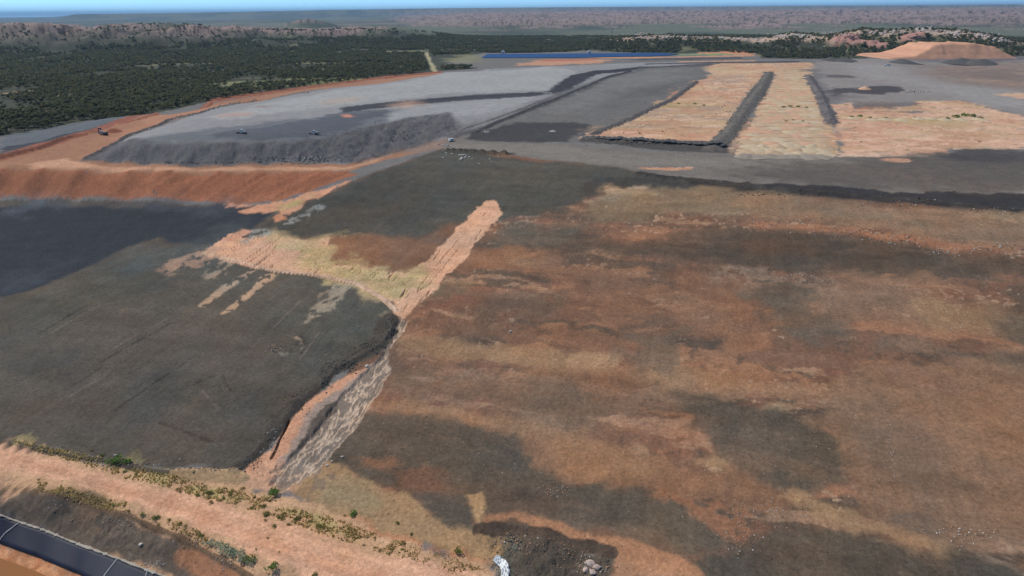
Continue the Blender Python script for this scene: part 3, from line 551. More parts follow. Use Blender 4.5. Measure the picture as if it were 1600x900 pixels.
ridge([(453,657),(446,672),(437,688),(431,704),(424,716)], -.4, .35, (96,70,50), .6, 18)
ridge([(280,742),(330,742),(378,746)], .5, 1.8, (176,148,112), 1.2, 19, 1.2)
for k_, (a_, b_) in enumerate([((100,610),(165,570)),((112,618),(170,582)),((305,600),(335,588)),((318,612),(342,640)),((348,588),(362,612)),((240,300),(245,302)),((60,520),(150,470)),((66,526),(156,477)),((180,640),(300,560)),((470,470),(430,510)),((250,660),(330,690)),((150,560),(260,500)),((157,566),(268,505)),((500,520),(470,560)),]):
    ridge([a_, b_], .12*(1 if k_ % 2 else -1), .45, (100,92,84) if k_ % 2 else (76,70,64), .9, 40+k_, 1.3)
# dumped face ends in loose rubble hollows
PIT = hit([(760,835),(950,866),(945,930),(790,930)]); ii = near(PIT, 4); s = sst(-2, 2, sdf(PIT, GX[ii], GY[ii]))
GZ[ii] += s*((fbm(GX[ii]/1.7, GY[ii]/1.7, 4, 261)-.5)*1.2)
BK = hit([(0,775),(110,784),(200,814),(300,868),(280,890),(150,850),(0,798)]); ii = near(BK, 4); s = sst(-1, 1.5, sdf(BK, GX[ii], GY[ii]))
GZ[ii] += s*((fbm(GX[ii]/1.5, GY[ii]/1.5, 4, 265)-.5)*1.1)
# colour variation everywhere: broad, fine, and streaks down the faces
GC *= (.92+.16*fbm(GX/22, GY/22, 4, 401))[:, None]
GC *= (.92+.16*fbm(GX/2.4, GY/2.4, 4, 411))[:, None]
GC *= (1+TEX['slope']*((fbm(u/14, v/1.6, 4, 421)-.5)*.16+(fbm(u/5, v/22, 4, 425)-.5)*.42+(fbm(u/1.5, v/2.4, 3, 427)-.5)*.16))[:, None]
rb = TEX['slope']*(fbm(GX/12, GY/12, 4, 431)-.5); GC *= np.c_[1+rb*.35, 1+rb*.05, 1-rb*.25]
_l = (GC @ np.array([.25, .6, .15]))[:, None]; GC = np.clip(GC+(_l-GC)*.10*(GC[:, :1] > GC[:, 2:]*1.3), .004, .85)
def zof(x, y):                                                   # height of the finished sheet under a point (nearest grid vertex, bilinear)
    x = np.atleast_1d(x); y = np.atleast_1d(y); r = np.hypot(x, y); a = np.arctan2(x, y)
    fi = np.clip(np.interp(r, RR, np.arange(NR)), 0, NR-1.001); fj = np.clip(np.interp(a, AZ, np.arange(NA)), 0, NA-1.001)
    i0 = fi.astype(int); j0 = fj.astype(int); ti = fi-i0; tj = fj-j0; Z = GZ.reshape(NR, NA)
    return (Z[i0, j0]*(1-ti)+Z[i0+1, j0]*ti)*(1-tj)+(Z[i0, j0+1]*(1-ti)+Z[i0+1, j0+1]*ti)*tj
def at(px, py):
    h_ = hit([(px, py)])[0]; return Vector((h_[0], h_[1], float(zof(h_[0], h_[1])[0])))
# ------------------------------------------------------------------ materials
def ground_mat(name, fine=1.0, bump=.35):
    m = bpy.data.materials.new(name); m.use_nodes = True; t = m.node_tree; b = t.nodes['Principled BSDF']
    b.inputs['Roughness'].default_value = .95; b.inputs['Specular IOR Level'].default_value = .12
    a = t.nodes.new('ShaderNodeAttribute'); a.attribute_name = 'Col'
    g = t.nodes.new('ShaderNodeNewGeometry')
    def noise(sc, det):
        n_ = t.nodes.new('ShaderNodeTexNoise'); n_.inputs['Scale'].default_value = sc; n_.inputs['Detail'].default_value = det; n_.inputs['Roughness'].default_value = .65
        t.links.new(g.outputs['Position'], n_.inputs['Vector']); return n_
    n1_ = noise(1.3, 6); n2_ = noise(.22, 5)
    def rng_(n_, lo, hi):
        r = t.nodes.new('ShaderNodeMapRange'); r.inputs[1].default_value = .3; r.inputs[2].default_value = .7
        r.inputs[3].default_value = lo; r.inputs[4].default_value = hi; t.links.new(n_.outputs[0], r.inputs[0]); return r
    r1_ = rng_(n1_, 1-.26*fine, 1+.26*fine); r2_ = rng_(n2_, 1-.12*fine, 1+.12*fine)
    mu = t.nodes.new('ShaderNodeMath'); mu.operation = 'MULTIPLY'; t.links.new(r1_.outputs[0], mu.inputs[0]); t.links.new(r2_.outputs[0], mu.inputs[1])
    for sc_, lo_, hi_, amt in ((3.1, .60, .68, .42), (2.3, .40, .33, -.34)):   # pale and dark pebbles
        n3_ = noise(sc_, 2); q_ = t.nodes.new('ShaderNodeMapRange'); q_.inputs[1].default_value = lo_; q_.inputs[2].default_value = hi_; q_.inputs[3].default_value = 1; q_.inputs[4].default_value = 1+amt*fine
        t.links.new(n3_.outputs[0], q_.inputs[0]); m2_ = t.nodes.new('ShaderNodeMath'); m2_.operation = 'MULTIPLY'; t.links.new(mu.outputs[0], m2_.inputs[0]); t.links.new(q_.outputs[0], m2_.inputs[1]); mu = m2_
    vm = t.nodes.new('ShaderNodeVectorMath'); vm.operation = 'SCALE'; t.links.new(a.outputs['Color'], vm.inputs[0]); t.links.new(mu.outputs[0], vm.inputs['Scale'])
    t.links.new(vm.outputs[0], b.inputs['Base Color'])
    bp = t.nodes.new('ShaderNodeBump'); bp.inputs['Strength'].default_value = bump; bp.inputs['Distance'].default_value = .35
    t.links.new(n1_.outputs[0], bp.inputs['Height']); t.links.new(bp.outputs[0], b.inputs['Normal'])
    return m
def mat(name, c, rough=.8, metal=0., var=.15, scale=3., spec=.3, raw=False):
    m = bpy.data.materials.new(name); m.use_nodes = True; t = m.node_tree; b = t.nodes['Principled BSDF']
    b.inputs['Roughness'].default_value = rough; b.inputs['Metallic'].default_value = metal; b.inputs['Specular IOR Level'].default_value = spec
    col = lin(c) if not raw else np.array(c)
    tc = t.nodes.new('ShaderNodeTexCoord'); n_ = t.nodes.new('ShaderNodeTexNoise'); n_.inputs['Scale'].default_value = scale; n_.inputs['Detail'].default_value = 4
    t.links.new(tc.outputs['Object'], n_.inputs['Vector'])
    mx = t.nodes.new('ShaderNodeMix'); mx.data_type = 'RGBA'; t.links.new(n_.outputs[0], mx.inputs[0])
    mx.inputs[6].default_value = (*np.clip(col*(1-var), 0, 1), 1); mx.inputs[7].default_value = (*np.clip(col*(1+var), 0, 1), 1)
    t.links.new(mx.outputs[2], b.inputs['Base Color']); return m
MG = ground_mat('earth'); MFAR = ground_mat('country', .3, 0)
def tag(o, label=None, cat=None, group=None, kind=None):
    if label: o['label'] = label
    if cat: o['category'] = cat
    if group: o['group'] = group
    if kind: o['kind'] = kind
    return o
# ------------------------------------------------------------------ the sheet, cut into named pieces that share their edges
cx = GX.reshape(NR, NA); cy = GY.reshape(NR, NA)
fxc = ((cx[1:, 1:]+cx[:-1, :-1])/2).ravel(); fyc = ((cy[1:, 1:]+cy[:-1, :-1])/2).ravel()
idx = np.arange(NR*NA).reshape(NR, NA)
Q = np.stack([idx[:-1, :-1], idx[:-1, 1:], idx[1:, 1:], idx[1:, :-1]], -1).reshape(-1, 4)
V3 = np.c_[GX, GY, GZ]
P3 = V3.reshape(NR, NA, 3); du = np.gradient(P3, axis=1); dv = np.gradient(P3, axis=0)
NRM = np.cross(du, dv).reshape(-1, 3); NRM *= np.where(NRM[:, 2:] < 0, -1, 1); NRM /= np.linalg.norm(NRM, axis=1)[:, None]+1e-12
rid = np.zeros(len(Q), int); REG = ['ground']
def region(name, pts):
    if name not in REG: REG.append(name)
    p = hit(pts); mg = 5; m = np.where((fxc > p[:, 0].min()-mg) & (fxc < p[:, 0].max()+mg) & (fyc > p[:, 1].min()-mg) & (fyc < p[:, 1].max()+mg))[0]
    rid[m[sdf(p, fxc[m], fyc[m]) > 0]] = REG.index(name)
region('mine_ground', MINE)
region('terrace_road', [(-300,250),(0,242),(60,232),(120,214),(200,190),(330,162),(480,137),(600,121),(690,112),(690,118),(560,134),(480,142),(330,170),(260,190),(235,201),(205,211),(185,222),(160,235),(135,250),(180,254),(260,258),(540,257),(580,244),(620,230),(655,218),(700,216),(690,230),(600,250),(545,268),(400,270),(200,268),(0,264),(-300,258)])
region('red_embankment', [(-300,258),(0,263),(200,267),(400,269.5),(545,268),(560,273),(490,297),(440,313),(370,320),(300,315),(200,312),(0,309),(-300,300)])
region('dump_plateau', [(185,224),(240,202),(330,171),(480,144),(690,116),(760,108),(870,103),(1000,98),(1100,98),(960,115),(870,145),(820,170),(760,195),(700,214),(660,224),(620,232),(540,256),(300,257),(180,252),(135,249)])
region('haul_road', [(690,232),(700,218),(760,222),(860,224),(1000,236),(1140,240),(1312,245),(1400,246),(1484,244),(1490,233),(1600,233),(2000,240),(2000,352),(1600,330),(1450,314),(1300,302),(1130,288),(960,264),(800,250)])
region('waste_slope', [(430,745),(600,500),(400,372),(330,394),(440,328),(560,280),(690,232),(960,262),(1130,289),(1300,303),(1600,331),(2200,400),(2200,1500),(1100,900),(1000,880),(760,828),(700,815),(560,792),(480,765)])
region('capped_slope', [(-600,420),(0,312),(130,312),(260,316),(370,321),(445,322),(400,360),(320,396),(420,424),(500,428),(560,444),(600,466),(628,492),(622,520),(600,550),(560,572),(528,588),(512,610),(470,640),(438,682),(400,722),(370,738),(250,732),(120,714),(0,688),(-600,590)])
region('bare_strip', SAND)
region('gully', [(626,500),(640,500),(622,524),(606,556),(606,580),(600,600),(576,636),(552,664),(520,706),(500,730),(470,752),(440,762),(385,750),(392,724),(430,702),(446,682),(474,642),(512,612),(528,600),(560,575),(606,540)])
region('access_road', [(0,690),(60,706),(160,738),(260,768),(360,786),(480,822),(560,855),(700,880),(780,905),(900,1000),(560,1000),(440,880),(300,824),(160,776),(60,752),(0,740),(-300,700),(-300,640)])
region('pond_bank', BANK)
fd = np.hypot(fxc, fyc); REG.append('hills'); rid[(fd > 2050) | ((fd > 1380) & (np.arctan2(fxc, fyc) > dirat(860, 60)[0]))] = REG.index('hills')
def rawmesh(name, V, F, nper, m, col=None, smooth=True, normals=None):
    me = bpy.data.meshes.new(name); me.vertices.add(len(V)); me.vertices.foreach_set('co', np.asarray(V, np.float32).ravel())
    F = np.asarray(F, np.int32); me.loops.add(F.size); me.loops.foreach_set('vertex_index', F.ravel())
    me.polygons.add(len(F)); me.polygons.foreach_set('loop_start', np.arange(0, F.size, nper, dtype=np.int32))
    me.update(calc_edges=True)
    if smooth: me.polygons.foreach_set('use_smooth', np.ones(len(F), bool))
    if col is not None:
        a = me.attributes.new('Col', 'FLOAT_COLOR', 'POINT'); a.data.foreach_set('color', np.c_[col, np.ones(len(col))].astype(np.float32).ravel())
    if normals is not None: me.normals_split_custom_set_from_vertices(normals.astype(np.float32))
    for mm in (m if isinstance(m, list) else [m]): me.materials.append(mm)
    return me
for k, nm in enumerate(REG):
    f = Q[rid == k]
    if not len(f): continue
    us, inv = np.unique(f, return_inverse=True)
    me = rawmesh(nm, V3[us], inv.reshape(-1, 4), 4, MFAR if nm == 'hills' else MG, GC[us], True, NRM[us])
    o = bpy.data.objects.new(nm, me); COL.objects.link(o); o['kind'] = 'structure'
# ------------------------------------------------------------------ small mesh kit
class MB:
    def __init__(s): s.v = []; s.f = []
    def add(s, V, F): n_ = len(s.v); s.v += [tuple(p) for p in V]; s.f += [tuple(i+n_ for i in f) for f in F]
    def box(s, c, d, rz=0, taper=1., ry=0):
        hx, hy, hz = d[0]/2, d[1]/2, d[2]/2; V = []
        for z in (-1, 1):
            k = taper if z > 0 else 1
            for x, y in ((-1,-1), (1,-1), (1,1), (-1,1)):
                X, Y, Z = x*hx*k, y*hy*k, z*hz
                X, Z = X*math.cos(ry)+Z*math.sin(ry), -X*math.sin(ry)+Z*math.cos(ry)
                V.append((c[0]+X*math.cos(rz)-Y*math.sin(rz), c[1]+X*math.sin(rz)+Y*math.cos(rz), c[2]+Z))
        s.add(V, [(0,3,2,1), (4,5,6,7), (0,1,5,4), (1,2,6,5), (2,3,7,6), (3,0,4,7)])
    def tube(s, a, b, r, r2=None, n=8):
        a = Vector(a); b = Vector(b); r2 = r if r2 is None else r2; q = (b-a).to_track_quat('Z', 'Y'); V = []
        for p, rr in ((a, r), (b, r2)):
            for i in range(n): V.append(p+q @ Vector((rr*math.cos(2*math.pi*i/n), rr*math.sin(2*math.pi*i/n), 0)))
        s.add(V, [(i, (i+1) % n, n+(i+1) % n, n+i) for i in range(n)]+[tuple(range(n-1, -1, -1)), tuple(range(n, 2*n))])
    def extr(s, prof, y0, y1):                                   # x-z outline given thickness along y
        n = len(prof); V = [(x, y0, z) for x, z in prof]+[(x, y1, z) for x, z in prof]
        s.add(V, [tuple(range(n)), tuple(range(2*n-1, n-1, -1))]+[((i+1) % n, i, n+i, n+(i+1) % n) for i in range(n)])
    def build(s, name, m, parent=None, smooth=False, bevel=0):
        me = bpy.data.meshes.new(name); me.from_pydata([tuple(p) for p in s.v], [], s.f); me.update(); me.materials.append(m)
        if smooth: me.polygons.foreach_set('use_smooth', [True]*len(me.polygons))
        o = bpy.data.objects.new(name, me); COL.objects.link(o)
        if parent: o.parent = parent
        if bevel: b = o.modifiers.new('b', 'BEVEL'); b.width = bevel; b.segments = 2
        return o
def empty(name, loc, rz=0):
    o = bpy.data.objects.new(name, None); COL.objects.link(o); o.location = loc; o.rotation_euler = (0, 0, rz); o.empty_display_size = .5; return o
def copy_tree(o, parent=None):
    c = o.copy(); COL.objects.link(c); c.parent = parent
    for ch in [x for x in list(COL.objects) if x.parent == o]: copy_tree(ch, c)
    return c
# ------------------------------------------------------------------ water and liner at the lower left
MW = mat('pond_water', (150,98,42), .12, 0, .12, .08, .5); MWB = mat('pond_water_blue', (40,72,116), .6, 0, .1, .01, .1)
def flat(name, pts, z, m, kind='structure'):
    V = [P(x, y, z) for x, y in pts]; me = bpy.data.meshes.new(name); me.from_pydata(V, [], [tuple(range(len(V)))[::-1]]); me.update()
    if me.polygons[0].normal.z < 0: me.flip_normals()
    me.materials.append(m); o = bpy.data.objects.new(name, me); COL.objects.link(o); o['kind'] = kind; return o
WP_ = [(-500,830),(0,872),(50,890),(110,916),(250,985),(420,1080),(300,1400),(-400,1400)]
GWP = np.array([P(x, y, -6.3) for x, y in WP_])
flat('water', WP_, -6.25, MW)
ML = mat('liner_membrane', (44,47,60), .6, 0, .12, .35, .2); MSEAM = mat('liner_ballast', (196,192,184), .8)
LU = [(-300,756),(0,805.5),(70,831),(130,854),(200,880),(260,903),(400,965),(560,1060)]
LD = [(-300,805),(0,851),(60,872),(120,897),(180,925),(250,960),(400,1040),(560,1160)]
def tri_strip(A_, B_, nu, nv):
    A_ = np.array(A_, float); B_ = np.array(B_, float); tt = np.linspace(0, len(A_)-1, nu); V = []
    for t in tt:
        a = [np.interp(t, range(len(A_)), A_[:, k]) for k in (0, 1)]; b = [np.interp(t, range(len(A_)), B_[:, k]) for k in (0, 1)]
        for j in range(nv+1): V.append((a[0]+(b[0]-a[0])*j/nv, a[1]+(b[1]-a[1])*j/nv))
    return V
nu, nv = 120, 6; pv = hit(tri_strip(LU, LD, nu, nv)); zz = zof(pv[:, 0], pv[:, 1]).reshape(nu, nv+1)
zz = zz[:, :1]+(zz[:, -1:]-zz[:, :1])*np.linspace(0, 1, nv+1)[None]; zz = np.maximum(zz+.25, zof(pv[:, 0], pv[:, 1]).reshape(nu, nv+1)+.12)
V = np.c_[pv[:, :2], zz.ravel()+.04*np.sin(pv[:, 0]*1.7)]; ix = np.arange(nu*(nv+1)).reshape(nu, nv+1)
F = np.stack([ix[:-1, :-1], ix[:-1, 1:], ix[1:, 1:], ix[1:, :-1]], -1).reshape(-1, 4)
V[:, 2] += .05*np.abs(fbm(V[:, 0]/1.1, V[:, 1]/3, 3, 951)-.5)
me = rawmesh('pond_liner', V, F, 4, ML)
if me.polygons[0].normal.z < 0: me.flip_normals()
liner = bpy.data.objects.new('pond_liner', me); COL.objects.link(liner); liner.modifiers.new('s', 'SOLIDIFY').thickness = .03
tag(liner, 'black plastic liner sheet on the pond bank below the access road', 'pond liner')
def zl(u_, v_):
    q = V.reshape(nu, nv+1, 3); i = u_*(nu-1); i0 = min(int(i), nu-2); j = v_*nv; j0 = min(int(j), nv-1)
    a = q[i0, j0]*(1-(i-i0))+q[i0+1, j0]*(i-i0); b = q[i0, j0+1]*(1-(i-i0))+q[i0+1, j0+1]*(i-i0); return Vector(a*(1-(j-j0))+b*(j-j0))
def u_of(px):                                                   # along-liner parameter whose top edge lies at this pixel column
    return np.interp(px, [p[0] for p in LU], range(len(LU)))/(len(LU)-1)
for xt, xb in ((32, -3), (185, 155), (231, 217), (-90, -130), (330, 320)):
    a, b = u_of(xt), np.interp(xb, [p[0] for p in LD], range(len(LD)))/(len(LD)-1); g = MB()
    for k in range(40):
        t = k/39; p = zl(a+(b-a)*t, t*.98)+Vector((0, 0, .06)); g.box(p, (.16, .26, .12), random.uniform(-.3, .3), .8)
    g.build('ballast_line', MSEAM, liner)
V2 = []
for k in range(900):
    p = zl(k/899, 0); w_ = .07+.16*float(fbm(np.array([k/9.]), np.array([3.3]), 4, 77)[0])**2*3
    for q in (-1, 0, 1): V2.append((p.x+q*w_*.35+random.uniform(-.03, .03), p.y+q*w_+random.uniform(-.04, .04), p.z+(.10 if q == 0 else .0)+random.uniform(0, .04)))
ix = np.arange(2700).reshape(900, 3); F = np.stack([ix[:-1, :-1], ix[:-1, 1:], ix[1:, 1:], ix[1:, :-1]], -1).reshape(-1, 4)
me = rawmesh('anchor_edge', np.array(V2), F, 4, mat('anchor_edge', (168,160,146), .9)); o = bpy.data.objects.new('anchor_edge', me); COL.objects.link(o); o.parent = liner
# far blue storage pond
pond = flat('water', [(752,90.2),(762,84.2),(900,83.5),(1030,82.4),(1062,84.6),(1040,87),(900,89.8)], 4.0, MWB)
PZ = 4.0
# ------------------------------------------------------------------ foliage
def leafmat(name, c, var=.35):
    m = mat(name, c, .75, 0, var, .9, .1); t = m.node_tree; b = t.nodes['Principled BSDF']; tr = t.nodes.new('ShaderNodeBsdfTranslucent'); mx = t.nodes.new('ShaderNodeMixShader'); mx.inputs[0].default_value = .45
    t.links.new(b.inputs['Base Color'].links[0].from_socket, tr.inputs[0]); t.links.new(b.outputs[0], mx.inputs[1]); t.links.new(tr.outputs[0], mx.inputs[2]); t.links.new(mx.outputs[0], t.nodes['Material Output'].inputs['Surface']); return m
def crown(seed, n_l, R=(1, 1, .8), leaf=.28, lobes=6, flat_=0.):
    r = np.random.default_rng(seed); V = []; F = []
    cs = [(0, 0, 0, .62)]+[(*(r.normal(0, .42, 3)*np.array([1, 1, .7])), r.uniform(.34, .55)) for _ in range(lobes)]
    for i in range(n_l):
        c0 = cs[r.integers(len(cs))]; d = r.normal(size=3); d /= np.linalg.norm(d); d[2] = abs(d[2])*.8 if r.random() < .6 else d[2]
        p = (np.array(c0[:3])+d*c0[3]*r.uniform(.7, 1.05))*np.array(R)
        a = r.normal(size=3); a /= np.linalg.norm(a); b = np.cross(a, r.normal(size=3)); b /= np.linalg.norm(b); s_ = leaf*r.uniform(.6, 1.4)
        n0 = len(V); V += [p-a*s_-b*s_*.6, p+a*s_-b*s_*.5, p+a*s_*.8+b*s_*.7, p-a*s_*.7+b*s_*.6]; F.append((n0, n0+1, n0+2, n0+3))
    return np.array(V), np.array(F)
TG = [leafmat('foliage_dark', (104,104,74), .15), leafmat('foliage_olive', (114,110,78), .15), leafmat('foliage_blue_green', (102,106,78), .15)]
MT = mat('bark', (110,92,78))
tmpl = {0: [crown(s, 230, leaf=.16) for s in range(4)], 1: [crown(s+10, 46, leaf=.30) for s in range(4)], 2: [crown(s+20, 15, leaf=.50, lobes=3) for s in range(4)]}
# where trees stand: woodland outside the mine, thinning in clearings
mine_w = hit(MINE)
clear = [hit(q) for q in ([(662,84),(670,81),(684,96),(690,113),(674,113),(667,96)], [(604,79),(668,78),(668,83),(604,83)], [(694,97),(722,85),(756,83),(756,94),(748,99)], [(-20,143),(60,137),(70,141),(30,146),(0,152),(-20,152)], [(330,133),(420,126),(540,122),(540,124),(420,131)])]
def field(n_, r0, r1, a0, a1, sp):
    r = np.sqrt(rng.uniform(r0*r0, r1*r1, n_)); a = rng.uniform(a0, a1, n_); x = r*np.sin(a); y = r*np.cos(a)
    k = sdf(mine_w, x, y) < -6
    for c in clear: k &= sdf(c, x, y) < -2
    dn = fbm(x/90, y/90, 4, 501); k &= rng.random(n_) < np.where(r < 800, sst(.1, .25, dn), sst(.26, .46, dn))*.95+.05
    k &= (fbm(x/30, y/90, 3, 71) < .68+rng.random(n_)*.06) | (r < 700)
    pb = (np.abs(np.arctan2(x, y)-dirat(905, 86)[0]) < .2) & (r > 1150) & (r < np.hypot(*P(900, 81.5, PZ)[:2]))
    return x[k & ~pb], y[k & ~pb]
A0, A1 = math.radians(-44), math.radians(43)
xs, ys = [], []
for n_, r0, r1, a0, a1 in ((9500, 330, 900, A0, math.radians(-4)), (19000, 900, 1600, A0, math.radians(2)), (17000, 1050, 1600, math.radians(-4), A1), (52000, 1600, 2500, A0, A1)):
    x, y = field(n_, r0, r1, a0, a1, 0); xs.append(x); ys.append(y)
TX = np.concatenate(xs); TY = np.concatenate(ys); TD = np.hypot(TX, TY); TZ = zof(TX, TY)
TAz = np.arctan2(TX, TY); rzt = np.interp(TAz, RHa[:, 0], RHa[:, 1])
keep = ~((TD > 2050) & (far(TX, TY) > 14) & (rng.random(len(TX)) < .9))
keep &= ~((TAz > dirat(940, 60)[0]) & (TD < 2000) & (far(TX, TY)/np.maximum(rzt, 8) > .82) & (rng.random(len(TX)) < .72))
for a, dd, w in ((K1a-.012, 1560, 26), (K1a+.008, 1540, 28), (K1a+.028, 1525, 24), (K2a, 1590, 26)):
    keep &= ((TX-math.sin(a)*dd)/w)**2+((TY-math.cos(a)*dd)/(w*.8))**2 > .95
TX, TY, TZ, TD = TX[keep], TY[keep], TZ[keep], TD[keep]
TS = rng.uniform(1.7, 3.5, len(TX))*np.where(TD > 1600, 1.1, 1.0); TH = rng.uniform(.75, 1.15, len(TX))
# the largest in view stand alone, each with trunk and crown
def visible(x, y, z):
    d = np.array([x, y, z-CH]); w_ = d @ Fv
    if w_ <= 0: return None
    px, py = 800+FOC*(d @ Rv)/w_, 450-FOC*(d @ Uv)/w_
    if not (5 < px < 1595 and py < 895): return None
    t = np.linspace(.3, .985, 60); X = x*t; Y = y*t; Z = CH+(z+4-CH)*t
    return (px, py) if (zof(X, Y) < Z).all() else None
order = np.argsort(TD); solo = []
for i in order:
    if len(solo) >= 280: break
    if TD[i] < 1400 and visible(TX[i], TY[i], TZ[i]): solo.append(i)
protos = []
for s in range(4):
    Vc, Fc = tmpl[0][s]; me = rawmesh('crown', Vc, Fc, 4, TG[s % 3], smooth=False); tb = MB()
    tb.tube((0, 0, -1.7), (.05, .03, -.5), .075, .05, 7)
    for k in range(5): a = k*1.26+s; tb.tube((.05, .03, -.6), (.5*math.cos(a), .5*math.sin(a), .15), .035, .012, 5)
    root = empty('tree', (0, 0, 0)); cr = bpy.data.objects.new('crown', me); COL.objects.link(cr); cr.parent = root
    tk = tb.build('trunk', MT, root); protos.append((root, cr, tk))
PC = {p[0]: p for p in protos}
def put_tree(x, y, z, sc, h_, k, first):
    r0_, c0_, t0_ = protos[k]
    if first: root, cr, tk = r0_, c0_, t0_
    else:
        root = r0_.copy(); COL.objects.link(root); cr = c0_.copy(); COL.objects.link(cr); cr.parent = root; tk = t0_.copy(); COL.objects.link(tk); tk.parent = root
    root.location = (x, y, z+1.65*sc*h_); root.scale = (sc, sc, sc*h_); root.rotation_euler = (0, 0, random.uniform(0, 6.28)); return root
used = set()
for i in solo:
    k = int(rng.integers(4)); o = put_tree(TX[i], TY[i], TZ[i], TS[i]*.85, TH[i], k, k not in used); used.add(k)
    tag(o, 'dark green bush tree at the near edge of the woodland beyond the orange berm', 'tree', 'trees at the near edge of the woodland')
so_ = set(solo); rest = np.array([i for i in range(len(TX)) if i not in so_])
VV = {0: [], 1: [], 2: []}; FF = {0: [], 1: [], 2: []}; off = {0: 0, 1: 0, 2: 0}
lod = np.where(TD[rest] < 1150, 1, 2)
for L in (1, 2):
    for s in range(4):
        ids = rest[(lod == L)]; ids = ids[rng.permutation(len(ids)) % 4 == s] if False else ids[s::4]
        if not len(ids): continue
        Vc, Fc = tmpl[L][s]; a = rng.uniform(0, 6.28, len(ids)); ca, sa = np.cos(a)[:, None], np.sin(a)[:, None]; sc = TS[ids][:, None]
        X = (Vc[None, :, 0]*ca-Vc[None, :, 1]*sa)*sc+TX[ids][:, None]; Y = (Vc[None, :, 0]*sa+Vc[None, :, 1]*ca)*sc+TY[ids][:, None]
        Z = Vc[None, :, 2]*sc*TH[ids][:, None]+TZ[ids][:, None]+sc*.95
        mi = s % 3; Vn = np.stack([X, Y, Z], -1).reshape(-1, 3); Fn = (Fc[None]+(np.arange(len(ids))*len(Vc))[:, None, None]).reshape(-1, 4)+off[mi]
        VV[mi].append(Vn); FF[mi].append(Fn); off[mi] += len(Vn)
Va = []; Fa = []; mi_ = []; o_ = 0
for mi in (0, 1, 2):
    v_ = np.concatenate(VV[mi]); f_ = np.concatenate(FF[mi]); Va.append(v_); Fa.append(f_+o_); mi_.append(np.full(len(f_), mi)); o_ += len(v_)
me = rawmesh('woodland', np.concatenate(Va), np.concatenate(Fa), 4, TG, smooth=False); me.polygons.foreach_set('material_index', np.concatenate(mi_).astype(np.int32))
wood = bpy.data.objects.new('woodland', me); COL.objects.link(wood); tag(wood, 'dense dark green bushland stretching away behind the mine', 'woodland', None, 'stuff')
print('trees', len(TX))
# ------------------------------------------------------------------ shrubs and grass along the access road
SM = {'green': leafmat('shrub_green', (126,134,72)), 'olive': leafmat('shrub_olive', (160,144,92)), 'grey': leafmat('saltbush_grey', (178,184,154)), 'bright': leafmat('shrub_bright', (112,140,68)), 'dry': leafmat('grass_dry', (214,190,134))}
shm = {}
for nm in SM:
    for s in range(3):
        Vc, Fc = crown(40+s, 170, R=(1, 1, .62), leaf=.11, lobes=5); shm[nm, s] = rawmesh('shrub', Vc, Fc, 4, SM[nm], smooth=False)
def shrub(px, py, r, kind, label, cat='shrub', group=None, name='shrub'):
    p = at(px, py); o = bpy.data.objects.new(name, shm[kind, random.randrange(3)]); COL.objects.link(o)
    o.location = p+Vector((0, 0, r*.3)); o.scale = (r, r, r*random.uniform(.7, 1)); o.rotation_euler = (0, 0, random.uniform(0, 6.3)); tag(o, label, cat, group); return o
shrub(184, 721, 1.6, 'bright', 'bright green low bush at the toe of the grey capped slope')
shrub(196, 724, 1.2, 'bright', 'smaller bright green bush touching the larger one at the slope toe')
shrub(428, 771, 1.5, 'bright', 'bright green bush at the foot of the erosion gully')
shrub(552, 802, 1.0, 'bright', 'light green bush on the pale sand right of the gully mouth')
shrub(620, 818, .6, 'green', 'small round bush on pale sand above the road verge')
shrub(628, 850, .7, 'olive', 'small olive bush on the orange wash below the sand')
shrub(717, 864, .9, 'green', 'green bush alone on the tan sand near the white sheeting')
shrub(388, 876, 1.3, 'green', 'dark green bush ending the row of grey saltbush')
shrub(428, 886, 1.1, 'bright', 'bright green bush below the saltbush row on the road edge')
shrub(492, 897, .7, 'green', 'small green bush at the lowest visible edge of the road')
for i, (x, y, r) in enumerate([(330,848,.9),(340,852,1.1),(350,857,1.2),(360,861,1.1),(370,866,1.3),(380,872,1.1),(394,876,1.0),(356,866,.9)]):
    shrub(x, y, r, 'grey', 'pale grey green saltbush in the row along the bank top', 'saltbush', 'saltbush row on the bank top', 'saltbush')
VG = 'scrubby bushes on the verges of the access road'
